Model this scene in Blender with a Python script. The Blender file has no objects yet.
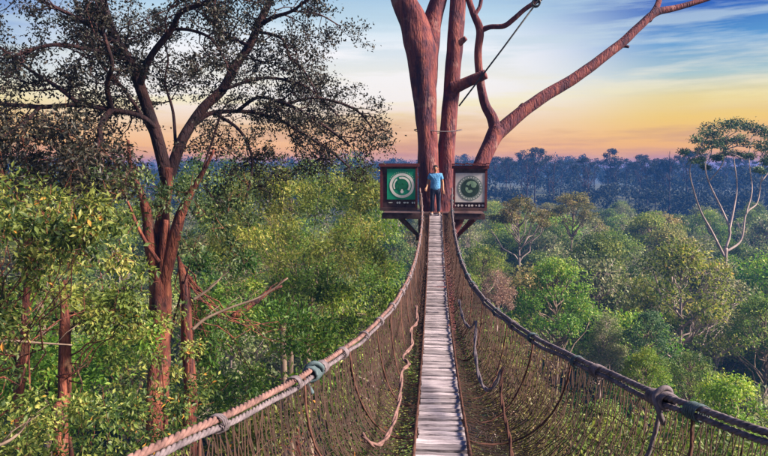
import bpy, math, random
import numpy as np
from mathutils import Vector, Matrix, Euler

R = math.radians
SC = bpy.context.scene
COL = SC.collection

# ------------------------------------------------------------------ camera
CAM = Vector((-0.08, 0.0, 27.0))
F = 603.0                                     # focal length in pixels of the 768-wide photograph
cam_d = bpy.data.cameras.new('camera')
cam_d.sensor_width = 36.0
cam_d.lens = 36.0 * F / 768.0
cam_d.clip_start = 0.05
cam_d.clip_end = 6000
cam = bpy.data.objects.new('camera', cam_d)
cam.location = CAM
cam.rotation_euler = (R(90 - 5.7), 0, R(4.7))
COL.objects.link(cam)
SC.camera = cam
CM = cam.rotation_euler.to_matrix()


def P(px, py, d):
    """a point at optical depth d (metres) seen at photo pixel (px, py)"""
    return CAM + CM @ Vector(((px - 384) / F * d, (228 - py) / F * d, -d))


# ------------------------------------------------------------------ sky, sun, exposure
EXPOSURE = 1.75
SKY = 0.325
SUN_AZ = R(98)           # clockwise from +Y, the way the bridge runs: to the right, a little behind the camera
SUN_EL = R(36)
SUN_STRENGTH = 4.8

SC.view_settings.view_transform = 'Standard'
SC.view_settings.look = 'None'
SC.view_settings.gamma = 1.0
SC.view_settings.use_curve_mapping = False
SC.view_settings.exposure = EXPOSURE


def lin(r, g, b):
    f = lambda c: (c / 255.0) / 12.92 if c / 255.0 <= 0.04045 else (((c / 255.0) + 0.055) / 1.055) ** 2.4
    return (f(r), f(g), f(b), 1.0)


world = bpy.data.worlds.new('World')
SC.world = world
world.use_nodes = True
wn = world.node_tree
wn.nodes.clear()


def N(tree, typ, **kw):
    n = tree.nodes.new(typ)
    for k, v in kw.items():
        if k.startswith('i_'):
            n.inputs[k[2:].replace('_', ' ')].default_value = v
        else:
            setattr(n, k, v)
    return n


def ramp(tree, stops, interp='LINEAR'):
    n = tree.nodes.new('ShaderNodeValToRGB')
    n.color_ramp.interpolation = interp
    e = n.color_ramp.elements
    while len(e) > 1:
        e.remove(e[-1])
    e[0].position = stops[0][0]
    e[0].color = stops[0][1]
    for p, c in stops[1:]:
        q = e.new(p)
        q.color = c
    return n


def math_node(tree, op, a, b=None, clamp=False):
    n = tree.nodes.new('ShaderNodeMath')
    n.operation = op
    n.use_clamp = clamp
    for i, v in enumerate((a, b)):
        if v is None:
            continue
        if isinstance(v, (int, float)):
            n.inputs[i].default_value = v
        else:
            tree.links.new(v, n.inputs[i])
    return n.outputs[0]


def mixc(tree, fac, a, b, mode='MIX'):
    n = tree.nodes.new('ShaderNodeMix')
    n.data_type = 'RGBA'
    n.blend_type = mode
    for s, v in ((n.inputs[0], fac), (n.inputs[6], a), (n.inputs[7], b)):
        if isinstance(v, (int, float)):
            s.default_value = v
        elif isinstance(v, tuple):
            s.default_value = v
        else:
            tree.links.new(v, s)
    return n.outputs[2]


tc = N(wn, 'ShaderNodeTexCoord')
sep = N(wn, 'ShaderNodeSeparateXYZ')
wn.links.new(tc.outputs['Generated'], sep.inputs[0])
zz = math_node(wn, 'MULTIPLY', sep.outputs[2], 2.0, True)
side = ramp(wn, [(0.0, (1.2, 0.40, 0.0, 1)), (0.03, (1.2, 0.47, 0.01, 1)), (0.085, (1.08, 0.54, 0.06, 1)), (0.15, lin(252, 208, 96)),
                 (0.21, lin(240, 218, 148)), (0.27, lin(176, 202, 204)), (0.36, lin(86, 152, 208)),
                 (0.46, lin(22, 88, 186)), (0.7, lin(14, 64, 160)), (1.0, lin(16, 58, 145))])
glow = ramp(wn, [(0.0, (1.2, 0.40, 0.03, 1)), (0.07, (1.15, 0.56, 0.16, 1)), (0.14, lin(255, 216, 176)),
                 (0.22, lin(255, 246, 240)), (0.36, lin(252, 250, 252)), (0.47, lin(196, 224, 240)),
                 (0.62, lin(88, 146, 206)), (1.0, lin(40, 88, 168))])
wn.links.new(zz, side.inputs[0])
wn.links.new(zz, glow.inputs[0])
gd = (P(325, 95, 1) - CAM).normalized()
dot = N(wn, 'ShaderNodeVectorMath', operation='DOT_PRODUCT')
wn.links.new(tc.outputs['Generated'], dot.inputs[0])
dot.inputs[1].default_value = gd
mr = N(wn, 'ShaderNodeMapRange', interpolation_type='SMOOTHERSTEP')
wn.links.new(dot.outputs['Value'], mr.inputs[0])
mr.inputs[1].default_value = math.cos(R(33))
mr.inputs[2].default_value = math.cos(R(8))
sky_c = mixc(wn, mr.outputs[0], side.outputs[0], glow.outputs[0])
# streaks of thin cloud, stretched along the horizon
mp = N(wn, 'ShaderNodeMapping')
mp.inputs['Scale'].default_value = (2.2, 2.2, 22.0)
mp.inputs['Rotation'].default_value = (R(2.5), R(-2), 0)
wn.links.new(tc.outputs['Generated'], mp.inputs[0])
cn = N(wn, 'ShaderNodeTexNoise')
cn.inputs['Scale'].default_value = 1.6
cn.inputs['Detail'].default_value = 7
cn.inputs['Roughness'].default_value = 0.58
wn.links.new(mp.outputs[0], cn.inputs['Vector'])
cr = ramp(wn, [(0.47, (0, 0, 0, 1)), (0.6, (1, 1, 1, 1))])
wn.links.new(cn.outputs[0], cr.inputs[0])
cloud_col = ramp(wn, [(0.0, lin(236, 120, 60)), (0.08, lin(216, 150, 110)), (0.14, lin(232, 176, 104)), (0.2, lin(255, 238, 170)), (0.26, lin(250, 240, 214)), (0.36, lin(206, 222, 230)),
                      (0.6, lin(160, 196, 226)), (1.0, lin(150, 180, 215))])
wn.links.new(zz, cloud_col.inputs[0])
cfac = math_node(wn, 'MULTIPLY', cr.outputs[0], 0.62)
sky_c = mixc(wn, cfac, sky_c, cloud_col.outputs[0])
nish = N(wn, 'ShaderNodeTexSky', sky_type='NISHITA')
nish.sun_disc = False
nish.sun_elevation = R(6)
nish.sun_rotation = SUN_AZ
nish.altitude = 300
nb = mixc(wn, 1.0, nish.outputs[0], (0.12, 0.12, 0.12, 1), 'MULTIPLY')
sky_c = mixc(wn, 0.12, sky_c, nb)
bg = N(wn, 'ShaderNodeBackground')
wn.links.new(sky_c, bg.inputs[0])
bg.inputs[1].default_value = SKY
wo = N(wn, 'ShaderNodeOutputWorld')
wn.links.new(bg.outputs[0], wo.inputs[0])

sun_d = bpy.data.lights.new('sun', 'SUN')
sun_d.energy = SUN_STRENGTH
sun_d.angle = R(16)
sun_d.color = (1.0, 0.83, 0.66)
sun = bpy.data.objects.new('sun', sun_d)
sv = Vector((math.sin(SUN_AZ) * math.cos(SUN_EL), math.cos(SUN_AZ) * math.cos(SUN_EL), math.sin(SUN_EL)))
sun.rotation_euler = sv.to_track_quat('Z', 'Y').to_euler()
sun.location = (60, 0, 60)
COL.objects.link(sun)

cy = SC.cycles
cy.use_denoising = True
cy.max_bounces = 6
cy.diffuse_bounces = 3
cy.glossy_bounces = 2
cy.transmission_bounces = 3
cy.volume_bounces = 1
cy.transparent_max_bounces = 8
cy.sample_clamp_indirect = 4.0

# ------------------------------------------------------------------ helpers


class MB:
    """collects vertices and faces, then links them as one mesh object"""

    def __init__(s):
        s.v, s.q, s.t, s.a, s.at = [], [], [], [], []
        s.n = 0

    def add(s, v, q=None, t=None, var=None):
        v = np.asarray(v, float).reshape(-1, 3)
        if q is not None and len(q):
            q = np.asarray(q, int).reshape(-1, 4)
            s.q.append(q + s.n)
            s.a.append(np.full(len(q), 0.5) if var is None else np.broadcast_to(var, (len(q),)))
        if t is not None and len(t):
            t = np.asarray(t, int).reshape(-1, 3)
            s.t.append(t + s.n)
            s.at.append(np.full(len(t), 0.5 if var is None or np.ndim(var) else var))
        s.v.append(v)
        s.n += len(v)
        return s

    def mesh(s, name, mat=None, smooth=False):
        me = bpy.data.meshes.new(name)
        v = np.concatenate(s.v) if s.v else np.zeros((0, 3))
        q = np.concatenate(s.q) if s.q else np.zeros((0, 4), int)
        t = np.concatenate(s.t) if s.t else np.zeros((0, 3), int)
        me.vertices.add(len(v))
        me.vertices.foreach_set('co', v.astype(np.float32).ravel())
        me.loops.add(len(q) * 4 + len(t) * 3)
        me.loops.foreach_set('vertex_index', np.concatenate([q.ravel(), t.ravel()]).astype(np.int32))
        me.polygons.add(len(q) + len(t))
        ls = np.concatenate([np.arange(len(q)) * 4, len(q) * 4 + np.arange(len(t)) * 3]).astype(np.int32)
        me.polygons.foreach_set('loop_start', ls)
        me.polygons.foreach_set('use_smooth', np.full(len(ls), smooth))
        at = me.attributes.new('var', 'FLOAT', 'FACE')
        vals = np.concatenate(s.a + s.at) if (s.a or s.at) else np.zeros(0)
        at.data.foreach_set('value', vals.astype(np.float32))
        me.update(calc_edges=True)
        me.validate()
        if mat:
            me.materials.append(mat)
        return me

    def build(s, name, mat, parent=None, smooth=False):
        return obj(name, s.mesh(name, mat, smooth), parent)

    # shapes
    def box(s, c, size, rot=None, var=None):
        x, y, z = [k / 2 for k in size]
        v = np.array([[-x, -y, -z], [x, -y, -z], [x, y, -z], [-x, y, -z], [-x, -y, z], [x, -y, z], [x, y, z], [-x, y, z]])
        if rot is not None:
            v = v @ np.array(rot).T
        return s.add(v + np.array(c), [[0, 3, 2, 1], [4, 5, 6, 7], [0, 1, 5, 4], [1, 2, 6, 5], [2, 3, 7, 6], [3, 0, 4, 7]], var=var)

    def bar(s, a, b, w, h):
        a, b = Vector(a), Vector(b)
        d = b - a
        q = d.to_track_quat('Y', 'Z').to_matrix()
        return s.box((a + b) / 2, (w, d.length, h), q)

    def tube(s, pts, rad, sides=6, wob=0.0, seed=0, caps=True, var=None):
        p = np.asarray([tuple(k) for k in pts], float)
        n = len(p)
        r = np.broadcast_to(np.asarray(rad, float), (n,))
        tg = np.gradient(p, axis=0)
        tg /= np.linalg.norm(tg, axis=1)[:, None] + 1e-9
        up = np.array([0.0, 0, 1]) if abs(tg[0][2]) < 0.9 else np.array([0.0, 1, 0])
        u = np.cross(tg[0], up)
        u /= np.linalg.norm(u)
        U = np.zeros_like(p)
        for i in range(n):
            u = u - tg[i] * np.dot(u, tg[i])
            u /= np.linalg.norm(u) + 1e-9
            U[i] = u
        W = np.cross(tg, U)
        an = np.arange(sides) * 2 * math.pi / sides
        rr = np.repeat(r[:, None], sides, 1)
        if wob:
            ln = np.concatenate([[0], np.cumsum(np.linalg.norm(np.diff(p, axis=0), axis=1))])[:, None]
            k = seed * 1.7
            rr = rr * (1 + wob * (np.sin(2 * an + k + ln * 0.7) * 0.5 + np.sin(3 * an - k * 1.3 + ln * 1.9) * 0.35
                                  + np.sin(5 * an + k * 2.1 - ln * 1.1) * 0.3 + np.sin(ln * 4.3 + k + an) * 0.3
                                  + np.sin(7 * an + ln * 7 + k) * 0.16))
        v = p[:, None, :] + rr[:, :, None] * (np.cos(an)[None, :, None] * U[:, None, :] + np.sin(an)[None, :, None] * W[:, None, :])
        i = np.arange(n - 1)[:, None] * sides
        j = np.arange(sides)[None, :]
        j2 = (j + 1) % sides
        q = np.stack([i + j, i + j2, i + sides + j2, i + sides + j], -1).reshape(-1, 4)
        v = v.reshape(-1, 3)
        t = None
        if caps:
            v = np.concatenate([v, p[:1], p[-1:]])
            c0, c1 = n * sides, n * sides + 1
            jj = np.arange(sides)
            k2 = (jj + 1) % sides
            t = np.concatenate([np.stack([k2, jj, np.full(sides, c0)], -1),
                                np.stack([(n - 1) * sides + jj, (n - 1) * sides + k2, np.full(sides, c1)], -1)])
        return s.add(v, q, t, var=var)

    def leaves(s, p, axis, normal, L, W, fold=0.12, var=None, mid=0.45):
        """folded diamond leaves: p (n,3) stalk ends, axis and normal (n,3), lengths and widths (n,)"""
        n = len(p)
        a = axis / (np.linalg.norm(axis, axis=1)[:, None] + 1e-9)
        w = np.cross(a, normal)
        w /= np.linalg.norm(w, axis=1)[:, None] + 1e-9
        nn = np.cross(w, a)
        L = np.broadcast_to(L, (n,))[:, None]
        W = np.broadcast_to(W, (n,))[:, None]
        m = p + a * L * mid + nn * W * fold
        v = np.stack([p, m + w * W * 0.5, p + a * L - nn * W * fold, m - w * W * 0.5], 1).reshape(-1, 3)
        q = np.arange(n * 4).reshape(-1, 4)
        return s.add(v, q, var=var)


def obj(name, me, parent=None):
    o = bpy.data.objects.new(name, me)
    COL.objects.link(o)
    if parent:
        o.parent = parent
    return o


def tag(o, label=None, cat=None, group=None, kind=None):
    for k, v in (('label', label), ('category', cat), ('group', group), ('kind', kind)):
        if v:
            o[k] = v
    return o


def thing(name, label, cat, loc=(0, 0, 0), group=None):
    o = bpy.data.objects.new(name, None)
    o.empty_display_size = 0.2
    o.location = loc
    COL.objects.link(o)
    return tag(o, label, cat, group)


def smooth_path(pts, rad=None, k=6):
    """Catmull-Rom through the points"""
    p = np.array([tuple(q) for q in pts], float)
    r = np.ones(len(p)) if rad is None else np.array(rad, float)
    p = np.concatenate([p, r[:, None]], 1)
    e = np.concatenate([[2 * p[0] - p[1]], p, [2 * p[-1] - p[-2]]])
    out = []
    for i in range(1, len(e) - 2):
        for t in np.arange(k) / k:
            a, b, c, d = e[i - 1], e[i], e[i + 1], e[i + 2]
            out.append(0.5 * (2 * b + (c - a) * t + (2 * a - 5 * b + 4 * c - d) * t * t + (3 * b - a - 3 * c + d) * t ** 3))
    out.append(e[-2])
    o = np.array(out)
    return o[:, :3], np.maximum(o[:, 3], 1e-4)


def unit(rng, n):
    v = rng.normal(size=(n, 3))
    return v / np.linalg.norm(v, axis=1)[:, None]


# ------------------------------------------------------------------ materials
def mat_base(name):
    m = bpy.data.materials.new(name)
    m.use_nodes = True
    t = m.node_tree
    return m, t, t.nodes['Principled BSDF']


def surf(name, c1, c2, scale=8, rough=0.8, bump=0.3, stretch=(1, 1, 1), detail=6, c3=None, spec=0.3, bdist=0.02, bscale=None, lo=0.3, hi=0.7):
    m, t, b = mat_base(name)
    co = N(t, 'ShaderNodeTexCoord')
    mp = N(t, 'ShaderNodeMapping')
    mp.inputs['Scale'].default_value = stretch
    t.links.new(co.outputs['Object'], mp.inputs[0])
    n = N(t, 'ShaderNodeTexNoise')
    n.inputs['Scale'].default_value = scale
    n.inputs['Detail'].default_value = detail
    n.inputs['Roughness'].default_value = 0.62
    t.links.new(mp.outputs[0], n.inputs['Vector'])
    st = [(lo, c1 + (1,)), (hi, c2 + (1,))]
    if c3:
        st = [(lo, c1 + (1,)), ((lo + hi) / 2, c3 + (1,)), (hi, c2 + (1,))]
    rp = ramp(t, st)
    t.links.new(n.outputs[0], rp.inputs[0])
    t.links.new(rp.outputs[0], b.inputs['Base Color'])
    b.inputs['Roughness'].default_value = rough
    b.inputs['Specular IOR Level'].default_value = spec
    if bump:
        n2 = N(t, 'ShaderNodeTexNoise')
        n2.inputs['Scale'].default_value = bscale or scale * 3
        n2.inputs['Detail'].default_value = 5
        t.links.new(mp.outputs[0], n2.inputs['Vector'])
        bp = N(t, 'ShaderNodeBump')
        bp.inputs['Strength'].default_value = bump
        bp.inputs['Distance'].default_value = bdist
        t.links.new(n2.outputs[0], bp.inputs['Height'])
        t.links.new(bp.outputs[0], b.inputs['Normal'])
    return m


def leafmat(name, stops, trans=0.35, rough=0.5, vary=0.35):
    """leaf colours along the per-leaf value, shifted a little from plant to plant"""
    m, t, b = mat_base(name)
    at = N(t, 'ShaderNodeAttribute', attribute_name='var')
    rp = ramp(t, [(p, tuple(c) + (1,)) for p, c in stops])
    t.links.new(at.outputs['Fac'], rp.inputs[0])
    oi = N(t, 'ShaderNodeObjectInfo')
    hs = N(t, 'ShaderNodeHueSaturation')
    t.links.new(rp.outputs[0], hs.inputs['Color'])
    t.links.new(math_node(t, 'ADD', math_node(t, 'MULTIPLY', oi.outputs['Random'], 0.05 * vary / 0.35), 0.5 - 0.025 * vary / 0.35), hs.inputs['Hue'])
    t.links.new(math_node(t, 'ADD', math_node(t, 'MULTIPLY', math_node(t, 'FRACT', math_node(t, 'MULTIPLY', oi.outputs['Random'], 7.31)), vary * 1.6), 1 - vary * 0.8), hs.inputs['Value'])
    hs.inputs['Saturation'].default_value = 1.0
    t.links.new(hs.outputs[0], b.inputs['Base Color'])
    b.inputs['Roughness'].default_value = rough
    b.inputs['Specular IOR Level'].default_value = 0.35
    tr = N(t, 'ShaderNodeBsdfTranslucent')
    br = N(t, 'ShaderNodeHueSaturation')
    br.inputs['Value'].default_value = 1.25
    br.inputs['Saturation'].default_value = 1.1
    t.links.new(hs.outputs[0], br.inputs['Color'])
    t.links.new(br.outputs[0], tr.inputs['Color'])
    mx = N(t, 'ShaderNodeMixShader')
    mx.inputs[0].default_value = trans
    t.links.new(b.outputs[0], mx.inputs[1])
    t.links.new(tr.outputs[0], mx.inputs[2])
    t.links.new(mx.outputs[0], t.nodes['Material Output'].inputs[0])
    return m


def plain(name, c, rough=0.7, spec=0.3, metallic=0.0):
    return surf(name, tuple(k * 0.82 for k in c), tuple(min(1, k * 1.12) for k in c), 14, rough, 0.08, spec=spec)


def bark(name, dark, mid, light, patch, stretch=(1.8, 1.8, 0.3), scale=2.6, crack=3.5):
    """bark: long streaks, stains and pale patches in colour, cracked plates in relief"""
    m = surf(name, dark, light, scale, 0.88, 0.0, stretch, c3=mid, lo=0.33, hi=0.72)
    t = m.node_tree
    b = t.nodes['Principled BSDF']
    src = b.inputs['Base Color'].links[0].from_socket
    co = N(t, 'ShaderNodeTexCoord')
    n = N(t, 'ShaderNodeTexNoise')
    n.inputs['Scale'].default_value = 1.1
    n.inputs['Detail'].default_value = 8
    n.inputs['Roughness'].default_value = 0.7
    t.links.new(co.outputs['Object'], n.inputs['Vector'])
    st = ramp(t, [(0.38, (1, 1, 1, 1)), (0.47, (0, 0, 0, 1))])
    t.links.new(n.outputs[0], st.inputs[0])
    c = mixc(t, math_node(t, 'MULTIPLY', st.outputs[0], 0.75), src, dark + (1,))
    pa = ramp(t, [(0.56, (0, 0, 0, 1)), (0.66, (1, 1, 1, 1))])
    t.links.new(n.outputs[0], pa.inputs[0])
    c = mixc(t, math_node(t, 'MULTIPLY', pa.outputs[0], 0.7), c, patch + (1,))
    mp = N(t, 'ShaderNodeMapping')
    mp.inputs['Scale'].default_value = (stretch[0], stretch[1], stretch[2] * 1.6)
    t.links.new(co.outputs['Object'], mp.inputs[0])
    v = N(t, 'ShaderNodeTexVoronoi', feature='DISTANCE_TO_EDGE')
    v.inputs['Scale'].default_value = crack
    t.links.new(mp.outputs[0], v.inputs['Vector'])
    vr = ramp(t, [(0.0, (0, 0, 0, 1)), (0.12, (1, 1, 1, 1))])
    t.links.new(v.outputs['Distance'], vr.inputs[0])
    c = mixc(t, math_node(t, 'MULTIPLY', math_node(t, 'SUBTRACT', 1.0, vr.outputs[0]), 0.16), c, dark + (1,))
    t.links.new(c, b.inputs['Base Color'])
    n3 = N(t, 'ShaderNodeTexNoise')
    n3.inputs['Scale'].default_value = 9
    n3.inputs['Detail'].default_value = 8
    t.links.new(mp.outputs[0], n3.inputs['Vector'])
    hsum = math_node(t, 'ADD', math_node(t, 'MULTIPLY', vr.outputs[0], 0.14), n3.outputs[0])
    bp = N(t, 'ShaderNodeBump')
    bp.inputs['Strength'].default_value = 0.9
    bp.inputs['Distance'].default_value = 0.06
    t.links.new(hsum, bp.inputs['Height'])
    t.links.new(bp.outputs[0], b.inputs['Normal'])
    return m


M = {}
M['bark_red'] = bark('bark_red', (0.035, 0.014, 0.032), (0.14, 0.036, 0.040), (0.26, 0.085, 0.062), (0.27, 0.15, 0.14))
M['bark_dark'] = bark('bark_dark', (0.012, 0.008, 0.013), (0.035, 0.015, 0.018), (0.075, 0.03, 0.028), (0.08, 0.04, 0.035), (1.5, 1.5, 0.4), 3.0, 6)
M['bark_rust'] = bark('bark_rust', (0.03, 0.015, 0.02), (0.16, 0.045, 0.032), (0.32, 0.12, 0.065), (0.30, 0.19, 0.12), (1.8, 1.8, 0.3), 4.0, 7)
M['bark_grey'] = surf('bark_grey', (0.09, 0.06, 0.05), (0.28, 0.21, 0.17), 2.5, 0.85, 0.4, (1, 1, 0.3))
M['bark_pale'] = surf('bark_pale', (0.1870, 0.1360, 0.1360), (0.4420, 0.3570, 0.3485), 1.2, 0.75, 0.2, (1, 1, 0.3))
M['plank'] = surf('weathered_plank', (0.14, 0.12, 0.14), (0.58, 0.52, 0.57), 5, 0.85, 0.6, (1, 9, 6), c3=(0.38, 0.33, 0.37), bdist=0.008, bscale=20)
_t = M['plank'].node_tree
_b = _t.nodes['Principled BSDF']
_src = _b.inputs['Base Color'].links[0].from_socket
_oi = N(_t, 'ShaderNodeObjectInfo')
_hs = N(_t, 'ShaderNodeHueSaturation')
_t.links.new(_src, _hs.inputs['Color'])
_t.links.new(math_node(_t, 'ADD', math_node(_t, 'MULTIPLY', _oi.outputs['Random'], 0.75), 0.55), _hs.inputs['Value'])
_t.links.new(_hs.outputs[0], _b.inputs['Base Color'])
M['rope_pale'] = surf('rope_pale', (0.06, 0.032, 0.034), (0.25, 0.145, 0.135), 14, 0.92, 0.6, bdist=0.006)
M['rope_grey'] = surf('rope_grey', (0.0510, 0.0425, 0.0553), (0.2040, 0.1700, 0.1955), 16, 0.9, 0.5, bdist=0.006)
M['rope_brown'] = surf('rope_brown', (0.0400, 0.0176, 0.0160), (0.1360, 0.0600, 0.0440), 14, 0.92, 0.5, bdist=0.006)
M['rope_teal'] = surf('rope_blue_grey', (0.025, 0.05, 0.065), (0.11, 0.155, 0.18), 14, 0.88, 0.5, bdist=0.006)
M['net'] = surf('net_cord', (0.024, 0.014, 0.015), (0.085, 0.048, 0.04), 1.3, 0.92, 0.0)
M['maroon'] = surf('maroon_timber', (0.055, 0.012, 0.018), (0.16, 0.032, 0.034), 5, 0.7, 0.35, (1, 1, 4), bdist=0.01)
M['dark_timber'] = surf('dark_timber', (0.035, 0.02, 0.026), (0.11, 0.06, 0.06), 6, 0.8, 0.35, bdist=0.01)
M['sign_green'] = surf('sign_green_paint', (0.008, 0.27, 0.15), (0.016, 0.38, 0.22), 4, 0.55, 0.05)
M['sign_leaf'] = surf('emblem_dark_green', (0.004, 0.10, 0.055), (0.01, 0.17, 0.085), 6, 0.55, 0.05)
M['white_paint'] = surf('white_paint', (0.62, 0.62, 0.60), (0.82, 0.82, 0.80), 9, 0.6, 0.05)
M['sign_white'] = surf('sign_off_white', (0.4950, 0.4500, 0.4680), (0.7020, 0.6570, 0.6660), 5, 0.6, 0.05)
M['badge_dark'] = surf('badge_dark', (0.010, 0.026, 0.026), (0.03, 0.065, 0.055), 10, 0.5, 0.05)
M['badge_grey'] = surf('badge_grey', (0.13, 0.17, 0.17), (0.24, 0.29, 0.28), 10, 0.5, 0.05)
M['badge_teal'] = surf('badge_teal', (0.03, 0.12, 0.09), (0.30, 0.42, 0.30), 6, 0.5, 0.05)
M['skin'] = surf('skin', (0.3060, 0.1445, 0.0850), (0.3910, 0.1955, 0.1232), 12, 0.55, 0.05)
M['shirt'] = surf('light_blue_shirt', (0.05, 0.20, 0.46), (0.14, 0.37, 0.66), 7, 0.9, 0.8, bdist=0.03)
M['trouser'] = surf('dark_trousers', (0.012, 0.018, 0.045), (0.03, 0.04, 0.085), 9, 0.85, 0.3, bdist=0.01)
M['hair'] = surf('black_hair', (0.008, 0.006, 0.006), (0.022, 0.017, 0.015), 30, 0.6, 0.3)
M['shoe'] = surf('grey_shoe', (0.25, 0.2, 0.22), (0.42, 0.36, 0.36), 20, 0.7, 0.1)
M['steel'] = surf('black_cable', (0.015, 0.015, 0.018), (0.05, 0.05, 0.055), 40, 0.5, 0.1)
M['floor'] = surf('forest_floor', (0.035, 0.04, 0.016), (0.11, 0.09, 0.045), 0.35, 0.95, 0.6, bdist=0.2, c3=(0.06, 0.07, 0.026))

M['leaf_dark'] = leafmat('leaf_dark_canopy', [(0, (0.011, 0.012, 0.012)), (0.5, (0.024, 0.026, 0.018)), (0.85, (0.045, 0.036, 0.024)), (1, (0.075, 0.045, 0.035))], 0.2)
M['leaf_bright'] = leafmat('leaf_bright', [(0, (0.047, 0.115, 0.019)), (0.45, (0.115, 0.223, 0.030)), (0.85, (0.230, 0.338, 0.047)), (1, (0.405, 0.405, 0.081))], 0.4)
M['leaf_yellow'] = leafmat('leaf_yellowing', [(0, (0.014, 0.036, 0.012)), (0.3, (0.055, 0.10, 0.022)), (0.6, (0.14, 0.19, 0.04)), (0.9, (0.29, 0.32, 0.085)), (0.965, (0.36, 0.36, 0.10)), (0.985, (0.62, 0.40, 0.03)), (1, (0.6, 0.28, 0.05))], 0.35, vary=0.2)
M['leaf_cool'] = leafmat('leaf_deep_green', [(0, (0.016, 0.045, 0.018)), (0.45, (0.05, 0.105, 0.036)), (0.85, (0.12, 0.19, 0.07)), (1, (0.2, 0.26, 0.11))], 0.25)
M['leaf_olive'] = leafmat('leaf_olive', [(0, (0.068, 0.078, 0.024)), (0.5, (0.169, 0.176, 0.047)), (0.85, (0.270, 0.243, 0.081)), (1, (0.351, 0.230, 0.108))], 0.35)
M['leaf_mid'] = leafmat('leaf_mid_green', [(0, (0.04, 0.085, 0.02)), (0.45, (0.125, 0.20, 0.04)), (0.85, (0.25, 0.31, 0.065)), (1, (0.35, 0.36, 0.09))], 0.36, vary=0.3)
M['leaf_grey'] = leafmat('leaf_grey_green', [(0, (0.07, 0.10, 0.045)), (0.5, (0.16, 0.20, 0.085)), (0.9, (0.28, 0.29, 0.13)), (1, (0.36, 0.33, 0.2))], 0.35, vary=0.25)
M['leaf_brush'] = leafmat('leaf_dry_pink', [(0, (0.16, 0.10, 0.07)), (0.5, (0.28, 0.19, 0.14)), (1, (0.42, 0.32, 0.24))], 0.3)
M['leaf_gold'] = leafmat('leaf_golden_green', [(0, (0.05, 0.09, 0.018)), (0.4, (0.16, 0.22, 0.04)), (0.75, (0.30, 0.34, 0.07)), (0.95, (0.40, 0.37, 0.10)), (1, (0.4, 0.3, 0.11))], 0.42, vary=0.2)
M['leaf_far'] = leafmat('leaf_far', [(0, (0.0096, 0.0176, 0.0176)), (0.5, (0.0192, 0.0320, 0.0272)), (1, (0.0440, 0.0560, 0.0400))], 0.15, rough=0.9, vary=0.0)  # dark blue-green: part of the distance haze is put into the leaf colour
M['under'] = leafmat('undergrowth_leaf', [(0, (0.039, 0.065, 0.018)), (0.5, (0.098, 0.130, 0.033)), (1, (0.208, 0.208, 0.065))], 0.3, vary=0.0)

# ------------------------------------------------------------------ terrain
def fwd_dist(x, y):
    return np.hypot(x, y)


def terrain(x, y):
    x, y = np.asarray(x, float), np.asarray(y, float)
    r = np.hypot(x, y)
    s = np.clip((r - 130) / 220.0, 0, 1)
    h = 12.5 * s * s * (3 - 2 * s)
    return h + 0.8 * np.sin(x * 0.021 + 1) * np.cos(y * 0.017) + 0.35 * np.sin(x * 0.09 + y * 0.06) + 1.6 * s * np.sin(x * 0.013 + 2.2)


def ground_z(x, y):
    return float(terrain(x, y))


gr = np.concatenate([[0.0], np.geomspace(4, 1500, 70)])
ga = np.arange(128) * 2 * math.pi / 128
gx = (gr[1:, None] * np.cos(ga)).ravel()
gy = (gr[1:, None] * np.sin(ga)).ravel()
gv = np.stack([gx, gy, terrain(gx, gy)], -1)
nr = len(gr) - 1
gi = np.arange(nr - 1)[:, None] * 128
gj = np.arange(128)[None, :]
gj2 = (gj + 1) % 128
gq = np.stack([gi + gj, gi + 128 + gj, gi + 128 + gj2, gi + gj2], -1).reshape(-1, 4)
mb = MB().add(gv, gq)
c = mb.n
mb.add([[0, 0, ground_z(0, 0)]], None, None)
mb.t.append(np.stack([np.full(128, c), np.arange(128), (np.arange(128) + 1) % 128], -1))
mb.at.append(np.full(128, 0.5))
tag(mb.build('ground', M['floor'], None, True), 'forest floor far below the rope bridge', None, None, 'structure')

# ------------------------------------------------------------------ foliage builders


def clump_leaves(mb, rng, c, rad, n, L, W, droop=0.3, shell=0.55, flat=1.0, tone=None, top=0.25, fold=0.12):
    """leaves spread through an uneven ball of radius rad round c"""
    d = unit(rng, n)
    d[:, 2] = d[:, 2] + top
    d /= np.linalg.norm(d, axis=1)[:, None]
    k = rng.uniform(0, 6.28, 3)
    lump = 1 + 0.22 * np.sin(d[:, 0] * 5 + k[0]) + 0.2 * np.sin(d[:, 1] * 6 + k[1]) + 0.15 * np.sin(d[:, 2] * 7 + k[2])
    r = rad * (shell + (1 - shell) * rng.random(n) ** 0.6) * lump * np.where(rng.random(n) < 0.07, 1.22, 1)
    p = np.array(c) + d * r[:, None] * np.array([1, 1, flat])
    ax = d * 0.7 + unit(rng, n) * 0.9 + np.array([0, 0, -droop])
    nr_ = d * 0.6 + np.array([0, 0, 0.7]) + unit(rng, n) * 0.6
    tone = rng.normal(0.44, 0.2) if tone is None else tone
    var = np.where(rng.random(n) < (0.05 if rng.random() < 0.18 else 0.004), 1.0, np.clip(rng.normal(tone, 0.24, n), 0, 0.95))
    s = rng.uniform(0.65, 1.35, n)
    mb.leaves(p, ax, nr_, L * s, W * s, fold, var)


def limb(mb, rng, a, b, r0, r1, sides=6, sag=0.12, k=5, wig=0.05):
    a, b = np.array(tuple(a), float), np.array(tuple(b), float)
    ln = np.linalg.norm(b - a)
    t = np.linspace(0, 1, k + 1)[:, None]
    p = a + (b - a) * t
    p[:, 2] += -np.sin(t[:, 0] * math.pi) * sag * ln
    p[1:-1] += rng.normal(size=(k - 1, 3)) * wig * ln
    mb.tube(p, np.linspace(r0, r1, k + 1), sides)
    return p


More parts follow.
